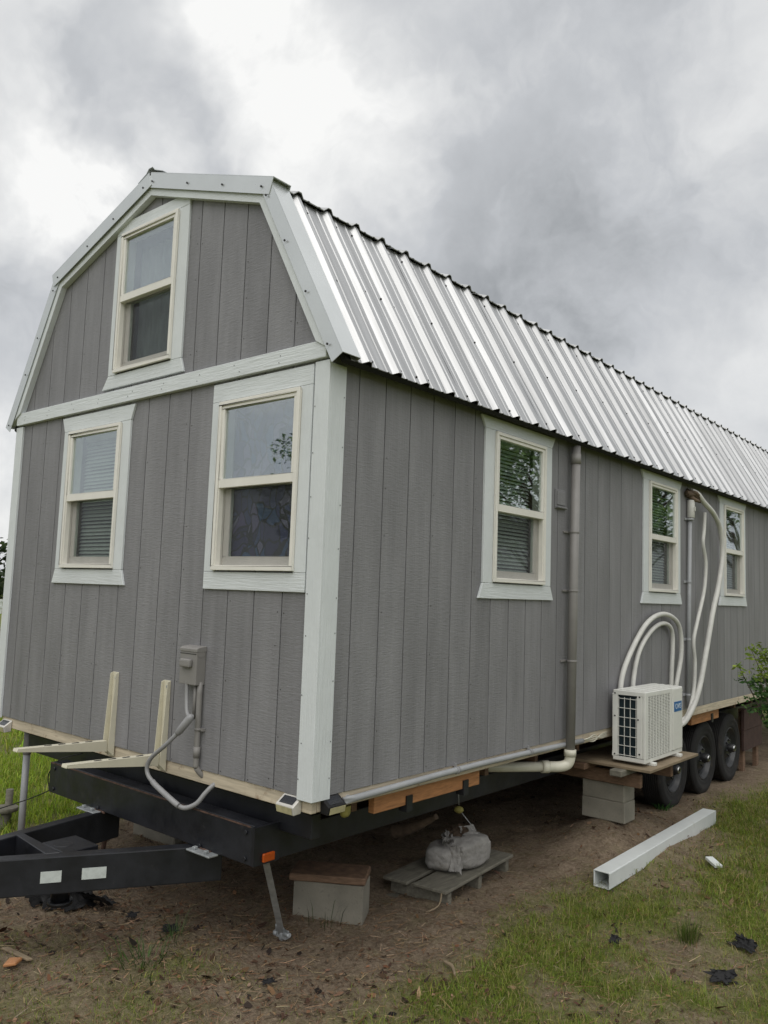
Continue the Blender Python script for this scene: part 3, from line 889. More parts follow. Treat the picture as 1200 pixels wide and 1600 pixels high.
# exposed roof screws: rows along the right lower slope
for row in (0.035, 0.50, 0.93):
    for k in range(0, 47):
        y = 0.1366 + 0.2286 * k + 0.045 + rnd.uniform(-.006, .006)
        if y > Ln - 0.05: break
        t_ = row + rnd.uniform(-.012, .012)
        px_, pz_ = EAVE[0] + (KNEE[0] - EAVE[0]) * t_, EAVE[1] + (KNEE[1] - EAVE[1]) * t_
        mb_s.cyl((px_, y, pz_), (0.872, 0, 0.49), 0.0058, 0.007, 6)
        if k % 2: mb_s.cyl((px_, y + 0.13, pz_), (0.872, 0, 0.49), 0.0058, 0.007, 6)
set_kind(mb_s.build('roof_screws', 'nail', roof), 'stuff')
rc = [(XC - 0.13, 3.358), (XC - 0.045, 3.392), (XC - 0.02, 3.418), (XC + 0.02, 3.418), (XC + 0.045, 3.392), (XC + 0.13, 3.358)]
rc = [(a_, b_ + 0.03) for a_, b_ in rc]
poly = rc + [(a_, b_ - 0.003) for a_, b_ in reversed(rc)]
MB().prism([(q[0], -0.066, q[1]) for q in poly], (0, Ln + 0.1, 0)).build('ridge_cap', 'metal_trim', roof)
MB().box((-Wd + 0.05, 0.05, 2.10), (-0.05, Ln - 0.05, 2.14)).build('loft_floor', 'brown_wood', house)


# ------------------------------------------------------------------ windows
def window(F, w, kind, flare, inner, trim_lr=0.085, head=0.095, sill=0.09, trim_l=None, trim_r=None, ear=0.045, sign=1):
    u0, u1, z0, z1, zm = w
    win = holder('window', house)
    tl = trim_lr if trim_l is None else trim_l
    tr = trim_lr if trim_r is None else trim_r
    a, b = u0 - tl, u1 + tr
    d0, d1 = 0.0128, 0.0285
    P = lambda *pts: [F(u, z, d0) for u, z in pts]
    ext = Vector(F(0, 0, d1)) - Vector(F(0, 0, d0))
    zt, zb = z1 + 0.006, z0 - 0.008
    e1 = ear if flare else 0.0
    e2 = ear * 0.9 if flare and kind != 'loft' else (0.06 if kind == 'loft' else 0.0)
    MB().prism(P((a - 0.0, zt + 0.001), (b, zt + 0.001), (b + e1, zt + head), (a - e1, zt + head)), ext).build('head_board', 'trim_h', win, 0.0018)
    MB().prism(P((a - e2, zb - sill), (b + e2 * (0.5 if kind == 'loft' else 1), zb - sill), (b, zb), (a, zb)), ext).build('sill_board', 'trim_h', win, 0.0018)
    MB().prism(P((a, zb + 0.0015), (u0 + 0.011, zb + 0.0015), (u0 + 0.011, zt), (a, zt)), ext).build('side_board', 'trim', win, 0.0018)
    MB().prism(P((u1 - 0.011, zb + 0.0015), (b, zb + 0.0015), (b, zt), (u1 - 0.011, zt)), ext).build('side_board', 'trim', win, 0.0018)

    def ring(mb, a0, b0, c0, e0, wdt, da, db, wb=None, wt=None):
        wb = wb or wdt; wt = wt or wdt
        for (p0, p1, q0, q1) in ((a0, b0, c0, c0 + wb), (a0, b0, e0 - wt, e0), (a0, a0 + wdt, c0 + wb, e0 - wt), (b0 - wdt, b0, c0 + wb, e0 - wt)):
            vs = [F(p0, q0, da), F(p1, q0, da), F(p1, q1, da), F(p0, q1, da), F(p0, q0, db), F(p1, q0, db), F(p1, q1, db), F(p0, q1, db)]
            mb.add(vs, [(0, 3, 2, 1), (4, 5, 6, 7), (0, 1, 5, 4), (1, 2, 6, 5), (2, 3, 7, 6), (3, 0, 4, 7)])
        return mb
    ring(MB(), u0, u1, z0, z1, 0.020, 0.029, 0.047).build('frame', 'vinyl', win, 0.003, 2)
    ring(MB(), u0 + 0.012, u1 - 0.012, z0 + 0.012, z1 - 0.012, 0.014, -0.045, 0.036).build('jamb', 'vinyl', win)
    ring(MB(), u0 + 0.022, u1 - 0.022, zm - 0.022, z1 - 0.022, 0.020, 0.012, 0.040, 0.044, 0.018).build('sash', 'vinyl', win, 0.002)
    ring(MB(), u0 + 0.026, u1 - 0.026, z0 + 0.026, zm + 0.012, 0.042, -0.030, -0.006, 0.045, 0.032).build('sash', 'vinyl', win, 0.002)
    q = lambda a0, b0, c0, e0, d: MB().prism([F(a0, c0, d), F(b0, c0, d), F(b0, e0, d), F(a0, e0, d)], Vector(F(0, 0, 0.003)) - Vector(F(0, 0, 0)))
    q(u0 + 0.041, u1 - 0.041, zm + 0.021, z1 - 0.039, 0.024).build('pane', 'glass', win)
    q(u0 + 0.067, u1 - 0.067, z0 + 0.070, zm - 0.019, -0.016).build('pane', 'glass_low', win)
    MB().add([F(u0 + 0.025, z0 + 0.025, 0.008), F(u1 - 0.025, z0 + 0.025, 0.008), F(u1 - 0.025, zm - 0.023, 0.008), F(u0 + 0.025, zm - 0.023, 0.008)], [(0, 1, 2, 3)]).build('insect_screen', 'screen', win)
    if inner == 'blind':
        mb = MB(); z = z1 - 0.05
        k = 0
        while z > z0 + 0.03:
            t = 0.010 + 0.0015 * math.sin(k * 1.3)
            vs = [F(u0 + 0.035, z - t, -0.062), F(u1 - 0.035, z - t, -0.062), F(u1 - 0.035, z + t, -0.078), F(u0 + 0.035, z + t, -0.078)]
            mb.add(vs, [(0, 1, 2, 3)])
            z -= 0.0235; k += 1
        mb.box(Vector(F(u0 + 0.03, z1 - 0.05, -0.06)), Vector(F(u1 - 0.03, z1 - 0.02, -0.09)))
        set_kind(mb.build('blind_slats', 'blind', win), 'stuff')
    elif inner == 'film':
        MB().add([F(u0 + 0.03, z0 + 0.03, -0.050), F(u1 - 0.03, z0 + 0.03, -0.050), F(u1 - 0.03, z1 - 0.03, -0.050), F(u0 + 0.03, z1 - 0.03, -0.050)], [(0, 1, 2, 3)]).build('leaded_film', 'film', win)
    elif inner == 'curtain':
        mb = MB(); n_ = 40; vs = []
        for i in range(n_ + 1):
            u = u0 + 0.02 + (u1 - u0 - 0.04) * i / n_; d = -0.10 + 0.012 * math.sin(i * 1.1)
            vs += [F(u, z0 + 0.02, d), F(u, z1 - 0.06, d)]
        mb.add(vs, [(2 * i, 2 * i + 2, 2 * i + 3, 2 * i + 1) for i in range(n_)], True)
        mb.build('curtain', 'curtain', win)
    return win


window(front, WIN_F[0], 'low', True, 'blind', ear=0.036)
window(front, WIN_F[1], 'low', False, 'film', trim_l=0.078, trim_r=0.074, head=0.098)
window(front, WIN_F[2], 'loft', False, 'curtain', trim_l=0.078, trim_r=0.092, head=0.075, sill=0.082)
window(side, WIN_S[0], 'low', True, 'blind', trim_lr=0.10, head=0.075, ear=0.045)
window(side, WIN_S[1], 'low', True, 'blind', trim_lr=0.10, head=0.072, ear=0.045)
window(side, WIN_S[2], 'low', True, 'blind', trim_lr=0.10, head=0.072, ear=0.045)
# inner room walls, so that the rooms behind the panes stay dark
MB().box((-1.9, 0.9, 0.04), (-0.3, 0.94, 2.09)).build('inner_wall', 'curtain', house)

# vent flap on the side wall
MB().box((0.0128, 2.185, 1.535), (0.022, 2.325, 1.668)).box((0.0225, 2.20, 1.560), (0.029, 2.312, 1.655)).box((0.0225, 2.19, 1.538), (0.040, 2.322, 1.552)).build('vent_flap', 'siding', house, 0.003)

# ------------------------------------------------------------------ trailer
trailer = thing('trailer', 'black three-axle trailer frame with open tongue carrying the grey house', 'trailer', (-1.27, 0, G0))
MB().box((-2.82, 0.10, -0.222), (-0.09, 0.16, -0.108)).build('deck_beam', 'black_steel', trailer, 0.004)
cb = MB().box((-2.21, -0.060, -0.357), (-0.322, -0.045, -0.180)).box((-2.21, -0.0448, -0.194), (-0.322, 0.05, -0.180)).box((-2.21, -0.0448, -0.357), (-0.322, 0.05, -0.343))
cb.build('front_channel', 'black_steel', trailer, 0.003)
MB().box((-2.205, -0.0615, -0.185), (-0.33, -0.058, -0.1785)).build('rust_edge', 'rust', trailer)
for x in (-0.40, -2.20):
    MB().box((x, 0.055, -0.357), (x + 0.085, 9.6, -0.225)).build('main_rail', 'black_steel', trailer, 0.004)
MB().box((-0.3215, -0.0595, -0.356), (-0.300, 0.10, -0.181)).build('rail_end_plate', 'black_steel', trailer)
MB().box((-0.2995, -0.012, -0.345), (-0.285, 0.062, -0.305)).build('marker_light', 'amber', trailer, 0.004)
for y in np.arange(0.9, 9.5, 0.82):
    MB().box((-2.11, y, -0.30), (-0.405, y + 0.06, -0.226)).build('cross_member', 'black_steel', trailer)


mb = MB()
for (x, z) in ((-0.36, -0.21), (-0.36, -0.33), (-0.70, -0.345), (-1.64, -0.345), (-2.15, -0.21), (-2.15, -0.33)):
    mb.cyl((x, -0.0600, z), (0, -1, 0), 0.011, 0.009, 6)
mb.build('frame_bolts', 'black_steel', trailer)
mb = MB()
for x in (-0.66, -1.62):
    pts = [(x - 0.05 + 0.01 * k, -0.0615 + rnd.uniform(-.002, .002), -0.358 + rnd.uniform(-.002, .002)) for k in range(11)]
    mb.tube(pts, 0.006, 6)
mb.build('weld_beads', 'rust', trailer)


def tongue(A, B, w, z1, z0):
    A, B = Vector((*A, 0)), Vector((*B, 0)); d = (B - A).normalized(); n = Vector((-d.y, d.x, 0)) * w / 2
    return MB().prism([(A + n + Vector((0, 0, z0))), (B + n + Vector((0, 0, z0))), (B - n + Vector((0, 0, z0))), (A - n + Vector((0, 0, z0)))], (0, 0, z1 - z0))


NA, NB = (-0.690, 0.07), (-1.29, -0.95)
FA, FB = (-1.66, 0.07), (-1.47, -0.90)
tongue(NA, NB, 0.07, -0.3585, -0.530).build('tongue_beam', 'black_steel', trailer, 0.006, 2)
tongue(FA, FB, 0.07, -0.3600, -0.530).build('tongue_beam', 'black_steel', trailer, 0.006, 2)
# tongue plate, brace and box between the two beams
MB().prism([(-1.09, -0.58, -0.535), (-1.53, -0.56, -0.535), (-1.50, -0.60, -0.535), (-1.12, -0.64, -0.535)], (0, 0, 0.18)).build('tongue_brace', 'black_steel', trailer, 0.003)
MB().box((-1.34, -0.545, -0.46), (-1.12, -0.36, -0.372)).build('jack_box', 'black_steel', trailer, 0.004)
MB().cyl((-1.24, -0.48, -0.64), (0, 0, 1), 0.045, 0.27, 16).cyl((-1.24, -0.48, -0.655), (0, 0, 1), 0.06, 0.02, 16).build('jack_leg', 'black_steel', trailer)
ring_pts = [(-1.33 + 0.045 * math.cos(t), -0.79, -0.40 + 0.05 * math.sin(t)) for t in np.linspace(0, 2 * math.pi, 17)]
MB().tube(ring_pts, 0.014, 8).build('chain_link', 'rust', trailer)
nb = Vector((NB[0] - NA[0], NB[1] - NA[1], 0)).normalized(); nn_ = Vector((-nb.y, nb.x, 0))
if nn_.x < 0: nn_ = -nn_
for (s0, s1, zb, zt_) in ((0.550, 0.660, -0.472, -0.420), (0.750, 0.842, -0.475, -0.423)):
    A = Vector((*NA, 0)) + nb * s0 + nn_ * 0.0362; B = Vector((*NA, 0)) + nb * s1 + nn_ * 0.0362
    MB().prism([A + Vector((0, 0, zb)), B + Vector((0, 0, zb)), B + Vector((0, 0, zt_)), A + Vector((0, 0, zt_))], nn_ * 0.0015).build('reflective_tape', 'tape', trailer)
MB().box((-0.74, -0.115, -0.366), (-0.56, -0.055, -0.3575)).box((-0.71, -0.10, -0.357), (-0.69, -0.08, -0.343)).box((-0.62, -0.10, -0.357), (-0.60, -0.08, -0.343)).build('clamp_plate', 'dull_steel', trailer, 0.002)
MB().box((-1.78, -0.115, -0.366), (-1.60, -0.055, -0.3575)).box((-1.75, -0.10, -0.357), (-1.73, -0.08, -0.343)).box((-1.66, -0.10, -0.357), (-1.64, -0.08, -0.343)).build('clamp_plate', 'dull_steel', trailer, 0.002)


def wheel_at(x_out, y, s):
    """s=+1: outer face towards +x"""
    c = Vector((x_out, y, -0.540)); a = (s, 0, 0)
    w = holder('wheel', trailer)
    prof = [(-0.20, 0.205), (-0.205, 0.235), (-0.200, 0.295), (-0.180, 0.328)]
    for i in range(9):
        h = -0.172 + i * 0.0178
        prof += [(h, 0.343), (h + 0.012, 0.343), (h + 0.0135, 0.336), (h + 0.0165, 0.336)]
    prof += [(-0.008, 0.330), (0.004, 0.300), (0.006, 0.272), (0.002, 0.268), (0.004, 0.240), (-0.006, 0.208), (-0.016, 0.203)]
    mbt = MB().lathe(c, a, prof, 48)
    k = len(mbt.v) - 1
    mbt.build('tyre', 'rubber', w)
    rim = [(-0.012, 0.206), (-0.004, 0.200), (-0.010, 0.194), (-0.045, 0.186), (-0.060, 0.160), (-0.050, 0.115), (-0.028, 0.095), (-0.026, 0.060), (-0.026, 0.030), (-0.026, 0.001)]
    MB().lathe(c, a, rim, 32).build('rim', 'rim', w)
    mbh = MB()
    for k in range(8):
        t = 2 * math.pi * k / 8
        mbh.cyl(c + Vector((-0.056 * s, 0.138 * math.cos(t), 0.138 * math.sin(t))), a, 0.019, 0.006, 10)
    mbh.build('vent_holes', 'dark', w)
    hub = [(-0.03, 0.043), (0.028, 0.041), (0.036, 0.036), (0.036, 0.026)]
    MB().lathe(c, a, hub, 20).build('hub', 'rim', w)
    MB().lathe(c, a, [(0.030, 0.030), (0.043, 0.029), (0.046, 0.024), (0.044, 0.016)], 18).build('hub_cap', 'chrome', w)
    mbn = MB()
    for k in range(6):
        t = 2 * math.pi * k / 6 + 0.3
        mbn.cyl(c + Vector((-0.028 * s, 0.075 * math.cos(t), 0.075 * math.sin(t))), a, 0.010, 0.02, 6)
    mbn.build('lug_nuts', 'rim', w)


for y in (4.66, 5.44, 6.22):
    wheel_at(-0.10, y, 1)
    wheel_at(-2.44, y, -1)
    MB().cyl((-2.25, y, -0.54), (1, 0, 0), 0.04, 1.97, 12).build('axle', 'black_steel', trailer)

# ------------------------------------------------------------------ wall brackets
for (x, lab) in ((-1.62, 'cream metal shelf bracket fixed low on the front wall, left of its pair'), (-1.115, 'cream metal shelf bracket fixed low on the front wall beside the grey conduit')):
    b = thing('wall_bracket', lab, 'bracket', (x, -0.013, 0), 'shelf brackets low on the front wall')
    h = 0.030
    poly = [(-0.015, 0.418), (-0.030, 0.418), (-0.040, 0.408), (-0.062, 0.03), (-0.062, -0.055), (-0.015, -0.055)]
    MB().box((x - h, -0.0170, -0.056), (x + h, -0.0132, 0.418)).prism([(x - h, -0.0172, 0.418), (x - h, -0.034, 0.410), (x - h, -0.056, -0.02), (x - h, -0.0172, -0.056)], (0.003, 0, 0)).prism([(x + h - 0.003, -0.0172, 0.418), (x + h - 0.003, -0.034, 0.410), (x + h - 0.003, -0.056, -0.02), (x + h - 0.003, -0.0172, -0.056)], (0.003, 0, 0)).build('upright', 'cream_metal', b, 0.0012)
    tip = -0.575; h2 = 0.025
    arm = MB().prism([(x - h2, -0.058, 0.030), (x + h2, -0.058, 0.030), (x + h2, tip, 0.046), (x - h2, tip, 0.046)], (0, 0, 0.003))
    for sx in (-h2, h2 - 0.003):
        arm.prism([(x + sx, -0.058, 0.0298), (x + sx, tip, 0.0458), (x + sx, tip, 0.034), (x + sx, -0.058, -0.026)], (0.003, 0, 0))
    arm.prism([(x - h2, tip, 0.046), (x + h2, tip, 0.046), (x + h2, tip - 0.004, 0.033), (x - h2, tip - 0.004, 0.033)], (0, 0, 0.004))
    arm.build('arm', 'cream_metal', b)
    mb = MB()
    for z in (0.385, 0.20, -0.03): mb.cyl((x + 0.008, -0.0172, z), (0, -1, 0), 0.008, 0.006, 8)
    mb.build('screws', 'dull_steel', b)
    mb = MB()
    for yy in (-0.16, -0.24, -0.32, -0.40):
        zz = 0.034 + 0.016 * (-yy - 0.058) / 0.517
        mb.box((x - 0.006, yy - 0.02, zz), (x + 0.006, yy + 0.02, zz + 0.0012))
    set_kind(mb.build('slots', 'dark', b), 'stuff')

# ------------------------------------------------------------------ electrical disconnect with its conduit
eb = thing('electrical_box', 'grey electrical disconnect box on the front wall with a rounded knob cover', 'electrical box', (-0.83, -0.0128, 0.42))
MB().box((-0.935, -0.072, 0.424), (-0.795, -0.0132, 0.594)).build('case', 'box_grey', eb, 0.004, 2)
MB().prism([(-0.938, -0.076, 0.592), (-0.938, -0.076, 0.608), (-0.938, -0.062, 0.616), (-0.938, -0.0132, 0.622), (-0.938, -0.0132, 0.5925)], (0.146, 0, 0)).build('hood', 'box_grey', eb, 0.002)
MB().box((-0.912, -0.098, 0.512), (-0.826, -0.0722, 0.556)).build('knob_cover', 'box_grey', eb, 0.014, 3)
MB().cyl((-0.7965, -0.044, 0.586), (1, 0, 0), 0.022, 0.003, 20).build('side_knockout', 'box_grey', eb)
MB().box((-0.936, -0.0735, 0.580), (-0.800, -0.0722, 0.583)).build('door_seam', 'dark', eb)
MB().tube([(-0.805, -0.035, 0.440), (-0.803, -0.033, 0.05), (-0.803, -0.030, 0.01), (-0.79, 0.0, -0.03), (-0.78, 0.05, -0.06)], 0.0150, 12, True, 5).build('conduit', 'box_grey', eb)
MB().cyl((-0.803, -0.033, 0.060), (0, 0, 1), 0.0180, 0.055, 12).build('conduit_coupling', 'box_grey', eb)
MB().cyl((-0.803, -0.033, 0.195), (0, 0, 1), 0.0185, 0.012, 12).box((-0.825, -0.030, 0.194), (-0.768, -0.014, 0.206)).build('conduit_strap', 'box_grey', eb)
MB().tube([(-0.835, -0.04, 0.437), (-0.834, -0.04, 0.25)], 0.009, 10).build('ground_wire', 'box_grey', eb)
wh = thing('conduit_whip', 'looping grey flexible conduit hanging from the electrical box to under the house', 'conduit', (-0.85, -0.06, 0.3))
MB().tube([(-0.877, -0.062, 0.440), (-0.876, -0.062, 0.40), (-0.868, -0.066, 0.345), (-0.842, -0.078, 0.285), (-0.80, -0.088, 0.265)], 0.0105, 12, True, 5).build('upper_whip', 'pvc_grey', wh)
pA, pB = Vector((-0.785, -0.095, 0.272)), Vector((-0.855, -0.118, 0.185))
dd = (pB - pA).normalized()
MB().tube([pA - dd * 0.012, pA, pA + dd * 0.01, pB - dd * 0.02, pB, pB + dd * 0.008], [0.010, 0.017, 0.0215, 0.0205, 0.017, 0.012], 8, True).build('elbow_body', 'pvc_grey', wh)
MB().tube([pB, (-0.93, -0.14, 0.112), (-1.035, -0.14, 0.04), (-1.072, -0.14, -0.015), (-1.055, -0.14, -0.058), (-0.995, -0.138, -0.092)], 0.0112, 12, True, 6).build('lower_whip', 'pvc_grey', wh)
MB().tube([(-1.018, -0.139, -0.080), (-0.980, -0.138, -0.098), (-0.862, -0.132, -0.142), (-0.812, -0.12, -0.166)], 0.0145, 12, True, 5).build('coupling', 'pvc_grey', wh)
MB().tube([(-0.835, -0.125, -0.158), (-0.79, -0.10, -0.176), (-0.735, -0.07, -0.150), (-0.708, -0.04, -0.100), (-0.69, 0.0, -0.06), (-0.68, 0.06, -0.04)], 0.0120, 12, True, 6).build('tail_pipe', 'pvc_grey', wh)


# ------------------------------------------------------------------ solar lights
def solar_light(c, nrm, label, dark=False):
    c = Vector(c); n = Vector(nrm); t = Vector((-n.y, n.x, 0))
    s = thing('solar_light', label, 'solar light', c, 'solar lights along the bottom edge of the house')
    P = lambda u, d, z: c + t * u + n * d + Vector((0, 0, z))
    w = 0.058
    prof = [(0.0, 0.0), (0.058, -0.040), (0.050, -0.078), (0.004, -0.075)]
    MB().prism([P(-w, d, z) for d, z in prof], t * 2 * w).build('case', 'black_plastic' if dark else 'silver_plastic', s, 0.003)
    sl = Vector((0.058, -0.040)).normalized(); nn = Vector((-sl.y, sl.x)) * -1
    if nn.y < 0: nn = -nn
    a0 = Vector((0.012, -0.0083)) + nn * 0.0012; a1 = Vector((0.048, -0.0331)) + nn * 0.0012
    MB().add([P(-w + 0.014, a0.x, a0.y), P(w - 0.014, a0.x, a0.y), P(w - 0.014, a1.x, a1.y), P(-w + 0.014, a1.x, a1.y)], [(0, 1, 2, 3)]).build('solar_panel', 'solar', s)
    MB().prism([P(-w + 0.008, 0.0595, -0.044), P(w - 0.008, 0.0595, -0.044), P(w - 0.008, 0.0530, -0.074), P(-w + 0.008, 0.0530, -0.074)], n * 0.002).build('lens', 'lens', s)


solar_light((-0.112, -0.0045, -0.001), (0, -1, 0), 'silver solar light under the near front corner of the house')
solar_light((-2.915, -0.0045, -0.015), (0, -1, 0), 'silver solar light at the far left end of the front wall')
solar_light((0.0050, 0.108, 0.002), (1, 0, 0), 'black solar light on the side just behind the corner board', True)
mb = MB().lathe((0.0, 0.228, -0.125), (0, 0, 1), [(0, 0.004), (0.006, 0.022), (0.02, 0.032), (0.055, 0.033)], 16)
for i, v in enumerate(mb.v):
    mb.v[i] = (v[0] * 0.6 + 0.0, v[1], v[2])
solo(mb, 'foam_plug', 'yellow', 'yellow foam plug hanging under the side sill behind the black solar light', 'foam plug', (0, 0.228, -0.1))

# ------------------------------------------------------------------ pipes on the side wall
sc_ = thing('conduit_run', 'pale grey conduit running low along the side wall of the house', 'conduit', (0.03, 1.3, -0.03))
MB().tube([(-0.01, 0.232, -0.036), (0.018, 0.236, -0.036), (0.030, 0.26, -0.035), (0.030, 1.3, -0.022), (0.029, 2.6, -0.038)], 0.0165, 12, True, 3).build('pipe', 'pvc_pale', sc_)
for y in (1.08, 1.87):
    MB().cyl((0.030, y, -0.025), (0, 1, 0), 0.0205, 0.022, 12).box((0.005, y + 0.004, -0.005), (0.024, y + 0.018, 0.012)).build('pipe_clip', 'pvc_grey', sc_)
wr = MB()
for k in range(4):
    wr.tube([(0.028, 2.60, -0.036), (0.034 + 0.006 * k, 2.66, -0.045 + 0.008 * k), (0.030, 2.78, -0.06 + 0.014 * k), (0.01, 2.95, -0.03 - 0.01 * k), (-0.02, 3.3, -0.03)], 0.004, 6, True, 4)
solo(wr, 'loose_cable', 'pvc_white', 'loose pale cables sticking out of the low grey conduit', 'cable', (0.03, 2.7, -0.04))

dp = thing('drain_pipe', 'grey drain pipe running down the side wall to a white elbow', 'drain pipe', (0.06, 2.36, 0.9))
MB().tube([(0.062, 2.392, 1.985), (0.062, 2.355, -0.085)], 0.031, 18).build('pipe', 'box_grey', dp)
MB().tube([(0.062, 2.390, 1.86), (0.062, 2.388, 1.93)], 0.0355, 18).build('collar', 'box_grey', dp)
for z in (1.38, 0.98, 0.51):
    y = 2.355 + 0.037 * (z + 0.085) / 2.07
    mb = MB().tube([(0.062, y, z), (0.062, y, z + 0.014)], 0.034, 18).box((0.0130, y - 0.075, z), (0.024, y + 0.050, z + 0.014))
    mb.build('pipe_strap', 'box_grey', dp, 0.001)
el = MB().tube([(0.062, 2.3545, -0.075), (0.062, 2.354, -0.120), (0.05, 2.340, -0.158), (0.02, 2.30, -0.172), (-0.02, 2.245, -0.172), (-0.045, 2.21, -0.172)], 0.0345, 18, True, 5)
el.tube([(0.062, 2.3548, -0.062), (0.062, 2.3542, -0.105)], 0.040, 18).tube([(-0.030, 2.232, -0.172), (-0.058, 2.19, -0.172)], 0.040, 18)
el.build('elbow', 'pvc_white', dp)
MB().tube([(-0.045, 2.21, -0.172), (-0.42, 1.72, -0.168)], 0.0315, 18).build('outlet_pipe', 'pvc_white', dp)

cd = thing('wall_conduit', 'thin grey conduit with a small white box on the side wall between far windows', 'conduit', (0.04, 4.62, 0.9))
MB().tube([(0.040, 4.66, 1.70), (0.040, 4.60, 0.02)], 0.0185, 12).build('pipe', 'pvc_pale', cd)
MB().tube([(0.046, 4.667, 1.70), (0.046, 4.672, 1.86)], 0.034, 14).box((0.06, 4.655, 1.76), (0.088, 4.675, 1.80)).build('junction', 'hose', cd, 0.001)
for z in (1.675, 1.11, 0.60, 0.12):
    y = 4.60 + 0.06 * (z - 0.02) / 1.68
    MB().tube([(0.040, y, z), (0.040, y, z + 0.02)], 0.0215 if z < 1.6 else 0.036, 12).box((0.0130, y - 0.07, z), (0.022, y + 0.09, z + 0.022)).build('pipe_strap', 'pvc_pale', cd, 0.001)


def hose(pts, r, label, name='insulated_hose'):
    o = solo(MB().tube(pts, r, 14, True, 6), name, 'hose', label, 'hose', pts[0], 'white hoses of the outdoor unit')
    return o


hose([(0.055, 4.66, 1.945), (0.085, 4.74, 1.92), (0.10, 4.854, 1.858), (0.11, 5.10, 1.77), (0.11, 5.28, 1.63), (0.11, 5.33, 1.40), (0.11, 5.22, 1.12), (0.11, 5.05, 0.86), (0.105, 4.888, 0.52), (0.10, 4.70, 0.17), (0.09, 4.50, -0.02), (0.07, 4.33, -0.10), (0.0, 4.15, -0.10)], 0.0235,
     'thick white hose bowing down the side wall beside the third side window')
hose([(0.075, 4.95, 1.775), (0.075, 4.93, 1.62), (0.075, 4.90, 1.48), (0.075, 4.97, 1.30), (0.075, 4.92, 1.05), (0.075, 4.76, 0.80), (0.07, 4.66, 0.60), (0.07, 4.69, 0.40), (0.07, 4.65, 0.15), (0.07, 4.50, -0.03), (0.05, 4.36, -0.07)], 0.0165,
     'thinner wavy white hose between the wall conduit and the thick hose')
hose([(0.040, 3.19, 0.05), (0.042, 3.20, 0.33), (0.048, 3.36, 0.545), (0.055, 3.66, 0.765), (0.060, 4.00, 0.835), (0.060, 4.32, 0.745), (0.058, 4.39, 0.50), (0.05, 4.28, 0.2), (0.045, 4.25, -0.05)], 0.0195,
     'outer of two white hoses arching over the outdoor air unit')
hose([(0.040, 3.41, 0.05), (0.042, 3.42, 0.32), (0.044, 3.54, 0.555), (0.046, 3.80, 0.715), (0.047, 4.06, 0.755), (0.046, 4.22, 0.66), (0.045, 4.20, 0.32), (0.043, 4.18, 0.0)], 0.0180,
     'inner of two white hoses arching over the outdoor air unit')
mb = MB()
for k in range(9):
    a_ = rnd.uniform(0, 6.3)
    mb.tube([(0.02 + rnd.uniform(0, 0.03), 4.60 + rnd.uniform(-.02, .06), 1.93 + rnd.uniform(-.03, .03)), (0.07 + rnd.uniform(-.02, .02), 4.70 + rnd.uniform(-.03, .05), 1.90 + rnd.uniform(-.04, .03)), (0.08, 4.80 + rnd.uniform(-.02, .03), 1.86)], [0.022, 0.018, 0.012], 7, True, 3)
solo(mb, 'torn_wrap', 'brown_paper', 'torn brown wrap where the white hoses enter the wall', 'hose wrap', (0.04, 4.65, 1.92))

# ------------------------------------------------------------------ outdoor air unit
ac = thing('outdoor_air_unit', 'white outdoor air conditioner unit on a plywood stand beside the house', 'air conditioner', (0.18, 3.38, -0.21))
AX0, AX1, AY0, AY1, AZ0, AZ1 = 0.060, 0.302, 3.02, 3.740, -0.212, 0.286
# body: front (+x) panel with an opening for the grille; end (-y) with an opening for the coil
mb = MB()
mb.box((AX0, AY0, AZ1 - 0.030), (AX1, AY1, AZ1))
mb.box((AX0, AY0, AZ0), (AX1, AY1, AZ0 + 0.030))
gy0, gy1 = AY0 + 0.055, AY0 + 0.475
mb.box((AX1 - 0.022, AY0, AZ0 + 0.030), (AX1, gy0, AZ1 - 0.030))
mb.box((AX1 - 0.022, gy1, AZ0 + 0.030), (AX1, AY1, AZ1 - 0.030))
cx0, cx1 = AX0 + 0.035, AX0 + 0.178
mb.box((AX0, AY0, AZ0 + 0.030), (cx0, AY0 + 0.02, AZ1 - 0.030))
mb.box((cx1, AY0, AZ0 + 0.030), (AX1 - 0.0222, AY0 + 0.02, AZ1 - 0.030))
mb.box((AX0, AY0 + 0.021, AZ0 + 0.030), (AX0 + 0.01, AY1, AZ1 - 0.030))
mb.box((AX0 + 0.01, AY1 - 0.02, AZ0 + 0.030), (AX1 - 0.0222, AY1, AZ1 - 0.030))
mb.build('case', 'ac_white', ac, 0.004)
MB().box((cx0 - 0.01, AY0 + 0.026, AZ0 + 0.03), (cx1 + 0.01, AY0 + 0.034, AZ1 - 0.03)).build('coil', 'ac_fin', ac)
MB().box((AX1 - 0.045, gy0 - 0.01, AZ0 + 0.03), (AX1 - 0.040, gy1 + 0.01, AZ1 - 0.03)).build('fan_shroud', 'dark', ac)
mb = MB()
for i in range(4):
    xx = cx0 + 0.006 + (cx1 - cx0 - 0.012) * i / 3
    mb.box((xx - 0.0018, AY0 + 0.004, AZ0 + 0.030), (xx + 0.0018, AY0 + 0.010, AZ1 - 0.048))
for i in range(7):
    zz = AZ0 + 0.042 + (AZ1 - AZ0 - 0.100) * i / 6
    mb.box((cx0, AY0 + 0.0005, zz - 0.0019), (cx1, AY0 + 0.0062, zz + 0.0019))
mb.build('coil_guard', 'ac_white', ac)
mb = MB()
zA, zB = AZ0 + 0.030, AZ1 - 0.030
nb_ = 40
for i in range(nb_):
    zz = zA + (zB - zA) * (i + 0.5) / nb_
    mb.box((AX1 - 0.010, gy0, zz - 0.0028), (AX1 - 0.002, gy1, zz + 0.0028))
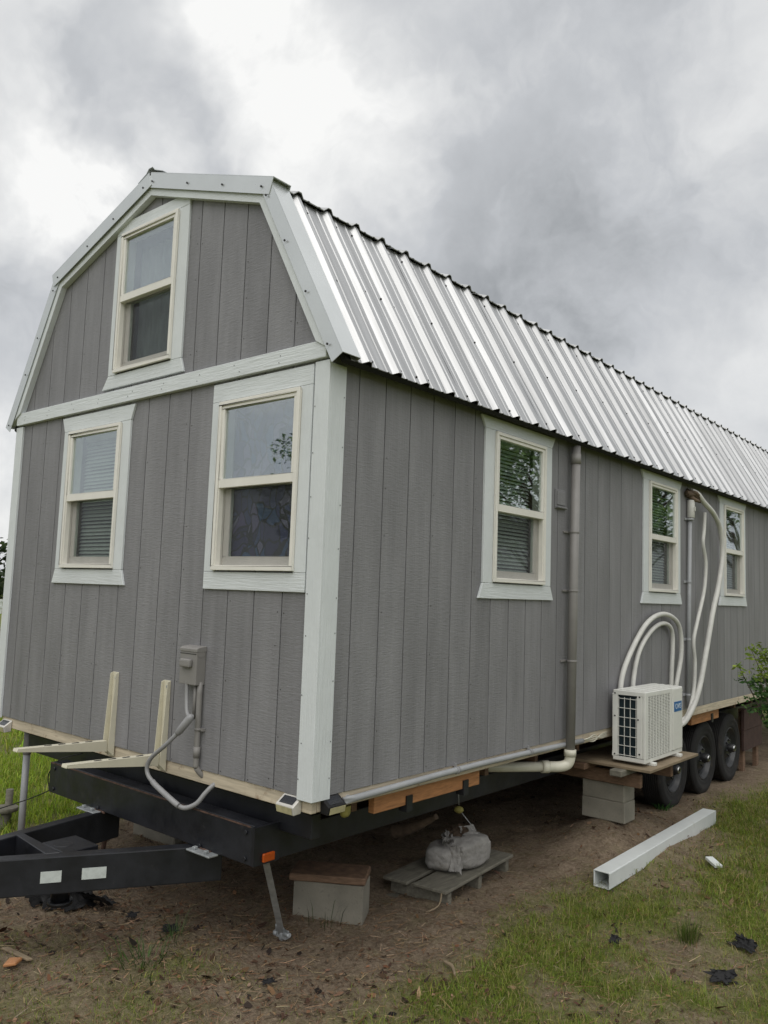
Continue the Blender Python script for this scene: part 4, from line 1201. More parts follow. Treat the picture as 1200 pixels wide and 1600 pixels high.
for i in range(9):
    yy = gy0 + (gy1 - gy0) * i / 8
    mb.box((AX1 - 0.012, yy - 0.004, zA), (AX1 - 0.0005, yy + 0.004, zB))
set_kind(mb.build('fan_grille', 'ac_white', ac), 'stuff')
mb = MB()
cf = Vector((AX1 - 0.030, (gy0 + gy1) / 2, (zA + zB) / 2))
for k in range(3):
    t0 = 2 * math.pi * k / 3
    ps = [cf + Vector((0.004, r_ * math.cos(t0 + d_), r_ * math.sin(t0 + d_))) for r_, d_ in ((0.04, -0.3), (0.18, -0.1), (0.19, 0.35), (0.17, 0.75), (0.04, 0.5))]
    mb.prism(ps, (0.003, 0, 0))
mb.cyl(cf - Vector((0.005, 0, 0)), (1, 0, 0), 0.045, 0.02, 16)
mb.build('fan', 'dull_steel', ac)
for k in range(4):
    xx = AX0 + 0.03 + k * 0.055
    MB().box((xx, AY0 + 0.03, AZ1 + 0.0005), (xx + 0.028, AY1 - 0.03, AZ1 + 0.005)).build('top_rib', 'ac_white', ac, 0.002)
MB().box((AX1 + 0.0005, gy1 + 0.035, AZ0 + 0.035), (AX1 + 0.006, AY1 - 0.012, AZ1 - 0.008)).build('service_panel', 'ac_white', ac, 0.003)
bg = MB().box((AX1 + 0.0065, 3.555, 0.106), (AX1 + 0.008, 3.708, 0.180)).build('badge', 'blue', ac)
fc = bpy.data.curves.new('lettering', 'FONT'); fc.body = 'OVIS'; fc.size = 0.056; fc.extrude = 0.0006; fc.align_x = 'CENTER'; fc.align_y = 'CENTER'
fc.materials.append(M['badge_white'])
tmp = bpy.data.objects.new('lettering_curve', fc); COL.objects.link(tmp)
bpy.context.view_layer.update()
lme = bpy.data.meshes.new_from_object(tmp.evaluated_get(bpy.context.evaluated_depsgraph_get()))
bpy.data.objects.remove(tmp)
fo = bpy.data.objects.new('lettering', lme); COL.objects.link(fo); fo.parent = bg
fo.location = Vector((AX1 + 0.0090, 3.632, 0.143)) - ORG[ac.name]
fo.rotation_euler = (math.pi / 2, 0, math.pi / 2)
for yy in (AY0 + 0.10, AY1 - 0.12):
    MB().box((AX0 - 0.01, yy, -0.235), (AX1 + 0.030, yy + 0.045, AZ0 - 0.0005)).build('foot', 'ac_white', ac, 0.003)
mb = MB()
for (xx, zz) in ((AX0 + 0.015, 0.262), (AX0 + 0.200, 0.250), (AX0 + 0.015, 0.10), (AX0 + 0.200, -0.15), (AX0 + 0.015, -0.17), (AX0 + 0.190, 0.09)):
    mb.cyl((xx, AY0 - 0.0005, zz), (0, -1, 0), 0.006, 0.003, 8)
mb.build('screws', 'dark', ac)

st = thing('plywood_stand', 'plywood sheet on rough timber bearers carrying the white outdoor unit', 'stand', (0.12, 3.3, -0.3))
MB().box((-0.26, 2.945, -0.2545), (0.37, 3.90, -0.2355)).build('plywood_sheet', 'plywood', st, 0.002)
MB().box((-0.45, 3.06, -0.395), (0.252, 3.10, -0.2990)).build('bearer', 'brown_wood', st, 0.006)
MB().box((-0.45, 3.62, -0.395), (0.262, 3.66, -0.2990)).build('bearer', 'brown_wood', st, 0.006)
MB().box((0.105, 2.865, -0.2985), (0.195, 3.72, -0.2550)).build('batten', 'grey_wood', st, 0.005)
MB().box((-0.19, 2.90, -0.2985), (-0.10, 3.72, -0.2550)).build('batten', 'brown_wood', st, 0.005)
for i, (z0_, lab) in enumerate(((-0.5255, 'upper concrete block of the pair under the air unit stand'), (-0.672, 'lower concrete block of the pair under the air unit stand'))):
    w_ = 0.004 * i
    o = solo(MB().box((-0.208 - w_, 3.085, z0_), (0.120 + w_, 3.27, z0_ + (0.130 if i == 0 else 0.146))), 'concrete_block', 'concrete', lab, 'concrete block', (-0.04, 3.18, z0_), 'stacked concrete blocks under the air unit', 0.006)

# ------------------------------------------------------------------ front block, cap, rear block
A30 = math.atan2(0.198, 0.343)
mt = rotz((-0.731, 0.629, 0), A30)
mb = MB().box((0.0, 0.0, -0.885), (0.396, 0.19, -0.682), mt)
mb.box((0.04, 0.03, -0.6815), (0.18, 0.16, -0.680), mt)
solo(mb, 'concrete_block', 'concrete', 'single concrete block under a brown board at the front corner', 'concrete block', (-0.55, 0.75, -0.88), None, 0.006)
mb = MB().box((-0.02, -0.02, -0.679), (0.41, 0.21, -0.640), rotz((-0.735, 0.625, 0), A30 + 0.06))
solo(mb, 'cap_board', 'brown_wood', 'brown board lying on the single concrete block at the front', 'board', (-0.55, 0.75, -0.66), None, 0.006)
mb = MB().box((-0.2, -0.1, -0.89), (0.2, 0.1, -0.66), rotz((-2.42, 0.95, 0), 0.2)).box((-0.2, -0.1, -0.6595), (0.2, 0.1, -0.44), rotz((-2.42, 0.95, 0), 0.23))
solo(mb, 'block_pier', 'concrete', 'shaded pale concrete pier behind the black front channel', 'concrete pier', (-2.42, 0.95, -0.88), None, 0.006)
for x in (-0.62, -2.15):
    for y in (3.9, 8.2):
        if (x, y) == (-0.62, 3.9): continue
        mb = MB().box((-0.2, -0.1, -0.89), (0.2, 0.1, -0.68), rotz((x, y, 0), 0.1)).box((-0.2, -0.1, -0.679), (0.2, 0.1, -0.475), rotz((x, y, 0), 0.05)).box((-0.2, -0.09, -0.474), (0.2, 0.09, -0.358), rotz((x, y, 0), 0.02))
        lab = {(-2.15, 3.9): 'concrete pier under the far rail ahead of the wheels',
               (-0.62, 8.2): 'concrete pier under the near rail behind the rear wheel', (-2.15, 8.2): 'concrete pier under the far rail behind the wheels'}[(x, y)]
        solo(mb, 'block_pier', 'concrete', lab, 'concrete pier', (x, y, -0.88), None, 0.006)

# ------------------------------------------------------------------ pallet with sack
pal = thing('pallet', 'weathered grey wooden pallet lying on the dirt under the house edge', 'pallet', (-0.5, 1.75, G0))
mtp = Matrix.Translation((-0.185, 1.315, 0)) @ Matrix.Rotation(R(5.5), 4, 'Z')
for (a_, b_, e_) in ((-0.225, 0.0, 0.905), (-0.43, -0.258, 0.93)):
    dz = rnd.uniform(-.003, .003)
    o_ = MB().box((a_, rnd.uniform(-.012, .012), -0.800 + dz), (b_, e_, -0.780 + dz), mtp).build('deck_board', 'grey_wood', pal, 0.004)
for yy in (0.06, 0.44, 0.82):
    MB().box((-0.42, yy, -0.885), (-0.012, yy + 0.04, -0.8045), mtp).build('stringer', 'grey_wood', pal, 0.004)
for (a_, b_) in ((-0.20, -0.10), (-0.41, -0.32)):
    MB().box((a_, 0.0, -0.900), (b_, 0.9, -0.886), mtp).build('bottom_board', 'grey_wood', pal)


def blob(c, dims, rot, seed, amp, nsub=5, p_=3.0):
    bm = bmesh.new()
    bmesh.ops.create_cube(bm, size=2)
    bmesh.ops.subdivide_edges(bm, edges=bm.edges, cuts=nsub * 3, use_grid_fill=True)
    mt_ = rotz(c, rot)
    mb_ = MB()
    for v in bm.verts:
        d = v.co.normalized()
        k = (abs(d.x) ** p_ + abs(d.y) ** p_ + abs(d.z) ** p_) ** (-1 / p_)
        q = Vector((d.x * k, d.y * k, d.z * k))
        nz_ = mnoise.fractal(q * 1.6 + Vector((seed, 0, 0)), 1.0, 2.0, 5)
        q *= 1 + amp * nz_
        v.co = mt_ @ Vector((q.x * dims[0], q.y * dims[1], q.z * dims[2]))
    bm.verts.index_update()
    mb_.add([v.co.copy() for v in bm.verts], [tuple(v.index for v in f.verts) for f in bm.faces], True)
    bm.free()
    return mb_


def torn_sheet(c, size, rot, seed, curl, tilt=0.0, n=14, rag=0.28, crk=0.16):
    r_ = random.Random(seed)
    mt_ = Matrix.Translation(c) @ Matrix.Rotation(rot, 4, 'Z') @ Matrix.Rotation(tilt, 4, 'X')
    vs, fs = [], []
    for i in range(n + 1):
        for j in range(n + 1):
            u, v = i / n - 0.5, j / n - 0.5
            e_ = 1 + rag * mnoise.noise(Vector((u * 6 + seed, v * 6, 1)))
            x_, y_ = u * size[0] * e_, v * size[1] * e_
            z_ = curl * (v + 0.5) ** 2 * size[1] + crk * size[1] * mnoise.fractal(Vector((u * 4 + seed, v * 4, 0)), 1.0, 2.0, 4)
            vs.append(mt_ @ Vector((x_, y_, z_)))
    for i in range(n):
        for j in range(n):
            a_ = i * (n + 1) + j
            fs.append((a_, a_ + n + 1, a_ + n + 2, a_ + 1))
    vs += [p_ - Vector((0, 0, 0.0015)) for p_ in vs]
    o_ = (n + 1) ** 2
    fs += [tuple(o_ + k for k in reversed(f)) for f in fs]
    return MB().add(vs, fs, True)


bag = thing('paper_sack', 'torn weathered grey paper sack slumped on the wooden pallet', 'sack', (-0.44, 1.79, -0.78))
blob((-0.365, 1.79, -0.684), (0.105, 0.175, 0.090), R(-2), 3.1, 0.085, 6, 3.8).build('sack_body', 'paper', bag)
blob((-0.455, 1.66, -0.706), (0.095, 0.135, 0.074), R(22), 8.4, 0.08, 5, 3.6).build('sack_end', 'paper', bag)
torn_sheet((-0.425, 1.665, -0.612), (0.07, 0.20), R(38), 4, 0.2, R(-12)).build('torn_flap', 'paper', bag)
torn_sheet((-0.425, 1.77, -0.598), (0.13, 0.10), R(-25), 9, 0.45, R(8), 14, 0.35, 0.09).build('torn_flap', 'brown_paper', bag)
torn_sheet((-0.318, 1.615, -0.695), (0.075, 0.14), R(28), 14, 0.3, R(58), 14, 0.35, 0.09).build('torn_flap', 'paper', bag)
torn_sheet((-0.375, 1.83, -0.590), (0.12, 0.07), R(75), 21, 0.5, R(10), 14, 0.4, 0.09).build('torn_flap', 'paper', bag)
torn_sheet((-0.46, 1.72, -0.625), (0.08, 0.07), R(120), 27, 0.5, R(24), 14, 0.35, 0.09).build('torn_flap', 'paper', bag)

vt = MB()
dp_, dr_ = [], []
for k in range(25):
    t_ = k / 24
    dp_.append((-0.80 + 0.33 * t_, 1.60, -0.625 + 0.165 * t_ - 0.015 * math.sin(t_ * 3)))
    dr_.append((0.044 - 0.028 * t_) * (1 + (0.14 if k % 4 == 0 else 0)))
vt.tube(dp_, dr_, 12)
solo(vt, 'duct_sleeve', 'brown_paper', 'ribbed dull brown duct sleeve hanging in the dark under the house', 'duct', (-0.6, 1.62, -0.5))
fl = thing('yellow_float', 'small yellow float dangling on a thin line under the house', 'float', (-0.30, 1.6, -0.388))
blob((-0.30, 1.6, -0.388), (0.030, 0.030, 0.021), 0.3, 2, 0.05, 2, 2).build('float', 'yellow', fl)
MB().tube([(-0.30, 1.6, -0.36), (-0.31, 1.6, -0.23)], 0.003, 6).tube([(-0.28, 1.6, -0.40), (-0.22, 1.66, -0.50)], 0.0025, 6).build('line', 'dull_steel', fl)

# ------------------------------------------------------------------ anchor strap
an = thing('anchor_strap', 'galvanised tie-down strap running from the frame to a ground anchor', 'anchor strap', (-0.56, 0.39, G0))
A, B = Vector((-0.325, 0.035, -0.345)), Vector((-0.545, 0.375, -0.845))
dv = (B - A).normalized(); sv = dv.cross(Vector((0.62, -0.78, 0.05))).normalized() * 0.016
MB().prism([A + sv, A - sv, B - sv, B + sv], dv.cross(sv).normalized() * 0.003).build('strap', 'dull_steel', an)
mb = MB().cyl((-0.555, 0.385, -0.90), (0.1, -0.1, 1), 0.014, 0.085, 10)
mb.box((-0.595, 0.372, -0.868), (-0.515, 0.402, -0.828), None)
mb.cyl((-0.60, 0.375, -0.850), (1, 0.1, 0), 0.016, 0.022, 8).cyl((-0.525, 0.375, -0.835), (1, -0.2, 0.1), 0.013, 0.05, 8).cyl((-0.575, 0.37, -0.83), (0.2, -0.3, 1), 0.010, 0.035, 8)
mb.build('anchor_head', 'dull_steel', an, 0.003)

# ------------------------------------------------------------------ vinyl post lying in the yard
A, B = Vector((0.335, 2.262, 0)), Vector((0.300, 4.36, 0))
d = (B - A).normalized(); n = Vector((d.y, -d.x, 0)) * 0.052
zz0 = -0.858
vp = thing('vinyl_post', 'long hollow white vinyl post lying on the dirt by the house', 'post', (0.33, 3.3, zz0))
mb = MB(); t_ = 0.006; H = 0.104
up_ = Vector((0, 0, 1))
o_ = Vector((0, 0, zz0))
tiltz = Vector((0, 0, 0.030))
def slab(p0, p1, q0, q1):
    """bar running the length of the post, cross-section corners in (n, z)"""
    cs = [(p0, q0), (p1, q0), (p1, q1), (p0, q1)]
    vs = [A + o_ + n * (a_ / 0.052) + up_ * b_ for a_, b_ in cs] + [B + o_ + tiltz * 0 + n * (a_ / 0.052) + up_ * b_ for a_, b_ in cs]
    mb.add(vs, [(0, 1, 2, 3), (7, 6, 5, 4), (0, 4, 5, 1), (1, 5, 6, 2), (2, 6, 7, 3), (3, 7, 4, 0)])
slab(-0.052, 0.052, 0.0, t_); slab(-0.052, 0.052, H - t_, H); slab(-0.052, -0.052 + t_, t_, H - t_); slab(0.052 - t_, 0.052, t_, H - t_)
mb.build('post_tube', 'vinyl_post', vp, 0.0025)
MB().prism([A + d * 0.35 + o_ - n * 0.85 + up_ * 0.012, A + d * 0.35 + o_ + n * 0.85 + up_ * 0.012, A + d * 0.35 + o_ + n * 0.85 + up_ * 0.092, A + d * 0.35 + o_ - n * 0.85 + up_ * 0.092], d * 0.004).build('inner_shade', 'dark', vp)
solo(MB().box((-0.09, -0.045, -0.888), (0.09, 0.045, -0.842), rotz((0.14, 2.72, 0), 0.7)), 'timber_offcut', 'grey_wood', 'short grey timber offcut lying on dirt behind the white post', 'timber', (0.14, 2.72, -0.87), None, 0.005)
solo(MB().box((-0.065, -0.028, 0), (0.065, 0.028, 0.022), Matrix.Translation((0.682, 3.288, -0.858)) @ Matrix.Rotation(R(-42), 4, 'Z') @ Matrix.Rotation(R(8), 4, 'Y')), 'plastic_chip', 'vinyl_post', 'small white plastic chip lying in the grass right of the post', 'plastic chip', (0.682, 3.288, -0.85), None, 0.003)

# ------------------------------------------------------------------ left pole, stake, rod, wire
pl = thing('grey_pole', 'upright pale grey pipe standing under the far left front corner', 'pipe', (-2.93, 0.15, G0))
MB().tube([(-2.93, 0.15, -0.92), (-2.93, 0.15, -0.26)], 0.023, 16).build('lower_pipe', 'pvc_pale', pl)
MB().tube([(-2.93, 0.15, -0.27), (-2.93, 0.15, -0.074)], 0.027, 16).build('upper_sleeve', 'pvc_grey', pl)
rd = MB().tube([(-2.38, 0.44, -0.92), (-2.44, 0.55, -0.36)], 0.016, 8).tube([(-2.40, 0.43, -0.865), (-2.35, 0.46, -0.86)], 0.02, 8)
solo(rd, 'rusty_rod', 'rust', 'rusty steel rod leaning behind the tongue of the trailer', 'steel rod', (-2.4, 0.45, -0.87))
wi = MB().tube([(-2.20, -0.05, -0.30), (-2.24, -0.02, -0.35), (-2.45, -0.02, -0.44), (-2.75, -0.04, -0.55), (-3.1, -0.10, -0.68), (-3.5, -0.2, -0.84)], 0.0035, 6, True, 6).tube([(-2.05, 0.06, -0.12), (-2.15, -0.03, -0.16), (-2.24, -0.05, -0.26), (-2.22, -0.05, -0.34)], 0.0035, 6, True, 6)
solo(wi, 'slack_wire', 'black_plastic', 'thin slack black wire sagging left from the trailer corner', 'wire', (-2.2, -0.05, -0.3))
sk = thing('garden_stake', 'short wooden stake with a round top in the left lawn', 'stake', (-3.35, 0.24, G0))
MB().cyl((-3.36, 0.24, -0.95), (0, 0, 1), 0.032, 0.20, 10).cyl((-3.40, 0.28, -0.95), (0, 0, 1), 0.026, 0.34, 10).build('posts', 'grey_wood', sk)
MB().cyl((-3.36, 0.24, -0.75), (0, 0, 1), 0.085, 0.028, 16).build('round_top', 'grey_wood', sk)

sk2 = thing('far_blocker', 'dark skirting boards added unseen to keep light out under the house', 'blocker', (-2.98, 6, G0))  # unseen boards added along the far side to darken the underfloor space
for k in range(12):
    MB().box((-3.0, 1.75 + k * 0.76, -0.93), (-2.98, 2.50 + k * 0.76, -0.072)).build('blocker_board', 'brown_wood', sk2)
# ------------------------------------------------------------------ steps behind the rear wheel
sp_ = thing('red_panel', 'dull red brown skirt panel behind the rearmost trailer wheel', 'panel', (-0.12, 7.05, G0))
MB().box((-0.14, 6.72, -0.42), (-0.11, 7.40, -0.20)).build('panel_board', 'brick_red', sp_)
MB().box((-0.14, 6.72, -0.64), (-0.115, 7.40, -0.424)).build('panel_board', 'brick_red', sp_)
MB().box((-0.19, 6.78, -0.92), (-0.145, 6.86, -0.20)).build('panel_post', 'brown_wood', sp_)
MB().box((-0.19, 7.28, -0.92), (-0.145, 7.36, -0.20)).build('panel_post', 'brown_wood', sp_)

# ------------------------------------------------------------------ scraps on the ground
def gzs(x, y): return float(gz(x, y))


for (x, y, sx, sy, rot, seed, lab) in (
        (1.25, 2.02, 0.16, 0.06, -0.35, 31, 'crumpled black plastic scrap at the upper right of the bare patch'),
        (1.29, 1.545, 0.15, 0.055, 0.55, 33, 'crumpled black plastic scrap lying nearest the right edge of the frame'),
        (0.733, 1.569, 0.06, 0.04, 0.2, 35, 'small black plastic scrap left of the grass tuft'),
        (-0.975, -0.008, 0.10, 0.035, 1.0, 37, 'flat black plastic scrap in the mulch below the front channel'),
        (-0.229, 0.005, 0.075, 0.02, 1.3, 39, 'thin black strip lying in the near dirt at bottom centre'),
        (-1.30, -0.02, 0.07, 0.03, 0.6, 41, 'dark plastic scrap in the mulch nearest the tongue beam')):
    solo(torn_sheet((x, y, gzs(x, y) + 0.022), (sx * 0.72, sy * 1.05), rot, seed, 0.5, 0.10, 16, 0.95), 'plastic_scrap', 'black_plastic', lab, 'plastic scrap', (x, y, gzs(x, y)), 'black plastic scraps on the ground')
hp = thing('black_plastic_heap', 'heap of crumpled black plastic on the ground under the tongue', 'plastic heap', (-1.80, -0.08, G0))
for k in range(7):
    x, y = -1.87 + k * 0.055 + rnd.uniform(-.02, .02), -0.26 + 0.035 * k + rnd.uniform(-.03, .03)
    torn_sheet((x, y, gzs(x, y) + 0.03), (rnd.uniform(.10, .2), rnd.uniform(.08, .14)), rnd.uniform(0, 6), 50 + k, 0.7, rnd.uniform(-.4, .4), 9).build('plastic_fold', 'black_plastic', hp)
ch = MB().prism([(-1.27, -0.70, gzs(-1.26, -0.7) + 0.004), (-1.21, -0.76, gzs(-1.26, -0.7) + 0.006), (-1.165, -0.72, gzs(-1.26, -0.7) + 0.018), (-1.20, -0.67, gzs(-1.26, -0.7) + 0.016)], (0, 0, 0.016))
solo(ch, 'wood_chip', 'orange_wood', 'orange brown wood chip in the near left corner', 'wood chip', (-1.22, -0.71, G0), None, 0.004)
solo(MB().prism([(-1.40, -0.68, -0.862), (-1.19, -0.655, -0.860), (-1.18, -0.63, -0.860), (-1.39, -0.65, -0.862)], (0, 0, 0.012)), 'wood_lath', 'plywood', 'pale thin wood lath at the left edge in the mulch', 'wood lath', (-1.25, -0.68, G0), None, 0.003)
solo(MB().tube([(0.25, 0.70, gzs(.25, .7) + .02), (0.31, 0.69, gzs(.31, .69) + .026), (0.36, 0.64, gzs(.36, .64) + .02)], [0.006, 0.010, 0.005], 7, True, 3), 'bark_piece', 'plywood', 'small tan bark piece lying in the grass right of centre', 'bark', (0.31, 0.69, G0))
solo(MB().tube([(-0.22, 1.33, -0.79), (-0.19, 1.26, -0.84), (-0.22, 1.18, -0.865)], 0.005, 6, True, 3), 'thin_cord', 'plywood', 'thin tan cord hanging off the pallet corner', 'cord', (-0.2, 1.25, -0.84))


# ------------------------------------------------------------------ plants: blades, litter, leaves
def make_blades(x, y, z, h, w, lean, tint, az=None, curve=0.5):
    n = len(x)
    az = rng.uniform(0, 2 * np.pi, n) if az is None else az
    fa = az + np.pi / 2 + rng.normal(0, .4, n)
    dx, dy = np.cos(az) * lean * h, np.sin(az) * lean * h
    wx, wy = np.cos(fa) * w / 2, np.sin(fa) * w / 2
    base = np.stack([x, y, z], 1)
    mid = base + np.stack([dx * 0.35, dy * 0.35, h * 0.6], 1)
    tip = base + np.stack([dx, dy, h * (1 - curve * lean * 0.5)], 1)
    wv_ = np.stack([wx, wy, np.zeros(n)], 1)
    V = np.stack([base - wv_, base + wv_, mid - wv_ * 0.75, mid + wv_ * 0.75, tip], 1).reshape(-1, 3)
    b = np.arange(n)[:, None] * 5
    lo = np.concatenate([b + np.array([[0, 1, 3, 2]]), b + np.array([[2, 3, 4]])], 1).ravel()
    fn = np.tile([4, 3], n)
    return V, fn, lo, np.repeat(tint, 5, 0)


def scatter(n, x0, x1, y0, y1, gain=1.0):
    x = rng.uniform(x0, x1, n); y = rng.uniform(y0, y1, n)
    k = rng.uniform(0, 1, n) < grass_density(x, y) * gain
    return x[k], y[k]


def tint_mix(n, cols, jitter=0.25):
    c = np.array(cols)[rng.integers(0, len(cols), n)]
    return np.clip(c * (1 + rng.normal(0, jitter, (n, 1))) * (1 + rng.normal(0, 0.06, (n, 3))), 0.004, 0.6)


parts = []
GREENS = [(0.150, 0.215, 0.022), (0.190, 0.250, 0.030), (0.105, 0.165, 0.018), (0.26, 0.265, 0.055), (0.33, 0.27, 0.12)]
for (n, x0, x1, y0, y1, hh, ww) in ((230000, -1.6, 2.4, -1.2, 2.6, 0.027, 0.0026), (110000, -0.2, 2.2, 2.6, 7.5, 0.034, 0.0040)):
    x, y = scatter(n, x0, x1, y0, y1)
    k = len(x); dn = grass_density(x, y)
    h = hh * rng.lognormal(-0.1, 0.45, k) * (0.55 + 0.7 * dn); w = ww * rng.uniform(.6, 1.3, k)
    parts.append(make_blades(x, y, gz(x, y) - 0.004, h, w, rng.uniform(.2, 1.5, k), tint_mix(k, GREENS)))
LAWN = [(0.24, 0.35, 0.028), (0.29, 0.40, 0.036), (0.19, 0.29, 0.024), (0.36, 0.38, 0.08)]
for (n, x0, x1, y0, y1, hh, ww) in ((42000, -5.5, -2.6, -1.2, 3.0, 0.075, 0.006), (45000, -12, -5.5, -1.2, 7, 0.10, 0.012)):
    x, y = scatter(n, x0, x1, y0, y1)
    k = len(x)
    h = hh * rng.lognormal(-0.1, 0.4, k); w = ww * rng.uniform(.6, 1.3, k)
    parts.append(make_blades(x, y, gz(x, y) - 0.005, h, w, rng.uniform(.2, 1.2, k), tint_mix(k, LAWN)))


def join_parts(ps):
    V = np.concatenate([p_[0] for p_ in ps]); F = np.concatenate([p_[1] for p_ in ps]); T = np.concatenate([p_[3] for p_ in ps])
    lo, o_ = [], 0
    for p_ in ps:
        lo.append(p_[2] + o_); o_ += len(p_[0])
    return V, F, np.concatenate(lo), T


V, F, lo, T = join_parts(parts)
g_o = set_kind(link('grass', fast_mesh('grass', V, F, lo, 'grass', T)), 'stuff')
g_o['label'] = 'short patchy green grass growing over the dirt yard'

# straw, pine needles and leaf litter lying on the soil
parts = []
n = 95000
x = rng.uniform(-3.2, 2.2, n); y = rng.uniform(-1.2, 5.5, n)
keep = rng.uniform(0, 1, n) < (0.15 + 0.75 * fbm(x, y, 1.3, 41)) * np.where(y < 1.0, 1.0, 0.55) * np.where((x < 0) & (y > 1.2), 0.55, 1.0)
x, y = x[keep], y[keep]; k = len(x)
l_ = rng.lognormal(-3.35, 0.5, k); w = rng.uniform(.0007, .0018, k)
STRAW = [(0.20, 0.125, 0.068), (0.24, 0.165, 0.095), (0.13, 0.07, 0.036), (0.27, 0.20, 0.125), (0.085, 0.045, 0.025), (0.17, 0.10, 0.055)]
az = rng.uniform(0, 2 * np.pi, k)
dx, dy = np.cos(az) * l_, np.sin(az) * l_
z = gz(x, y) + rng.uniform(.002, .014, k)
z2 = gz(x + dx, y + dy) + rng.uniform(.001, .022, k)
wx, wy = -np.sin(az) * w, np.cos(az) * w
V = np.stack([np.stack([x - wx, y - wy, z], 1), np.stack([x + wx, y + wy, z + 0.001], 1), np.stack([x + dx + wx * .5, y + dy + wy * .5, z2 + 0.001], 1), np.stack([x + dx - wx * .5, y + dy - wy * .5, z2], 1)], 1).reshape(-1, 3)
lo = np.arange(k * 4)
parts.append((V, np.full(k, 4), lo, np.repeat(tint_mix(k, STRAW, .3), 4, 0)))
# leaf and bark flakes: bent five-sided pieces
n = 34000
x = rng.uniform(-3.0, 2.0, n); y = rng.uniform(-1.2, 5.0, n)
keep = rng.uniform(0, 1, n) < np.where(y - 0.3 * x < 0.65, 0.8, 0.25) * (fbm(x, y, 2.0, 51) * 1.7 - 0.35)
x, y = x[keep], y[keep]; k = len(x)
s_ = rng.lognormal(-4.75, 0.5, k); az = rng.uniform(0, 6.28, k); asp = rng.uniform(.3, .9, k)
tl = rng.normal(0, .35, (k, 2))
cz = gz(x, y) + 0.007
pts5 = [(-1, 0), (-.35, .9), (.7, .7), (1.1, -.1), (.1, -.8)]
Vs = []
for (u, v) in pts5:
    u_ = u * s_ * rng.uniform(.7, 1.2, k); v_ = v * s_ * asp * rng.uniform(.7, 1.2, k)
    Vs.append(np.stack([x + u_ * np.cos(az) - v_ * np.sin(az), y + u_ * np.sin(az) + v_ * np.cos(az), cz + u_ * tl[:, 0] + v_ * tl[:, 1] + rng.uniform(0, .005, k)], 1))
V = np.stack(Vs, 1).reshape(-1, 3)
FL = [(0.10, 0.05, 0.028), (0.055, 0.028, 0.018), (0.16, 0.085, 0.045), (0.20, 0.13, 0.08), (0.025, 0.018, 0.014)]
parts.append((V, np.full(k, 5), np.arange(k * 5), np.repeat(tint_mix(k, FL, .3), 5, 0)))
V, F, lo, T = join_parts(parts)
l_o = set_kind(link('leaf_litter', fast_mesh('leaf_litter', V, F, lo, 'litter', T)), 'stuff')
l_o['label'] = 'brown straw, bark flakes and dead leaves scattered over the dirt'


def tuft(name, x, y, n, h, label, cols, spread=0.05, lean=(.1, .9), w=0.004):
    r = rng.normal(0, spread, (n, 2)) * 0.5
    xx, yy = x + r[:, 0], y + r[:, 1]
    az = np.arctan2(r[:, 1], r[:, 0]) + rng.normal(0, .5, n)
    V, F, lo, T = make_blades(xx, yy, gz(xx, yy) - 0.004, h * rng.uniform(.5, 1.1, n), w * rng.uniform(.7, 1.3, n), rng.uniform(*lean, n), tint_mix(n, cols), az)
    org = Vector((x, y, gzs(x, y)))
    o = link(name, fast_mesh(name, V - np.array(org), F, lo, 'grass', T)); o.location = org
    return tag(o, label, 'grass tuft')


tuft('grass_tuft', 1.00, 1.90, 130, 0.14, 'tall bright grass tuft standing in the bare patch on the right', [(0.10, 0.15, 0.03), (0.13, 0.17, 0.04), (0.2, 0.18, 0.08)], 0.055, (.1, .8))
tuft('grass_tuft', -0.78, -0.28, 60, 0.13, 'sparse drooping grass tuft in the mulch at bottom left', [(0.055, 0.10, 0.025), (0.08, 0.13, 0.04)], 0.14, (.7, 1.6), 0.005)
tuft('grass_tuft', -0.92, -0.02, 30, 0.13, 'thin grass tuft beside the flat black scrap', [(0.06, 0.10, 0.03), (0.09, 0.13, 0.05)], 0.06, (.4, 1.3), 0.004)
tuft('grass_tuft', -0.52, 0.70, 22, 0.16, 'thin dark grass blades in front of the front concrete block', [(0.03, 0.055, 0.015), (0.04, 0.07, 0.02)], 0.10, (.2, .8), 0.004)
tuft('grass_tuft', -0.14, 4.46, 40, 0.09, 'low green weed beside the first trailer wheel', [(0.05, 0.13, 0.03), (0.06, 0.15, 0.04)], 0.06, (.4, 1.2), 0.010)


def leaf_cloud(centres, radii, per, size, cols, seed, flat=1.0):
    r_ = np.random.default_rng(seed)
    C = np.repeat(np.array(centres), per, 0); Rr = np.repeat(np.array(radii), per)
    n = len(C)
    v = r_.normal(0, 1, (n, 3)); v /= np.linalg.norm(v, axis=1)[:, None]
    v *= (r_.uniform(0, 1, n) ** 0.45)[:, None] * Rr[:, None]
    v[:, 2] *= flat
    P = C + v
    a = r_.normal(0, 1, (n, 3)); a[:, 2] *= 0.5; a /= np.linalg.norm(a, axis=1)[:, None]
    b = np.cross(a, r_.normal(0, 1, (n, 3))); b /= np.linalg.norm(b, axis=1)[:, None]
    s = size * r_.uniform(.6, 1.35, n)[:, None]
    V = np.stack([P - a * s, P + b * s * 0.42, P + a * s, P - b * s * 0.42], 1).reshape(-1, 3)
    c = np.array(cols)[r_.integers(0, len(cols), n)] * (1 + r_.normal(0, .22, (n, 1)))
    return V, np.full(n, 4), np.arange(n * 4), np.repeat(np.clip(c, .004, .5), 4, 0)


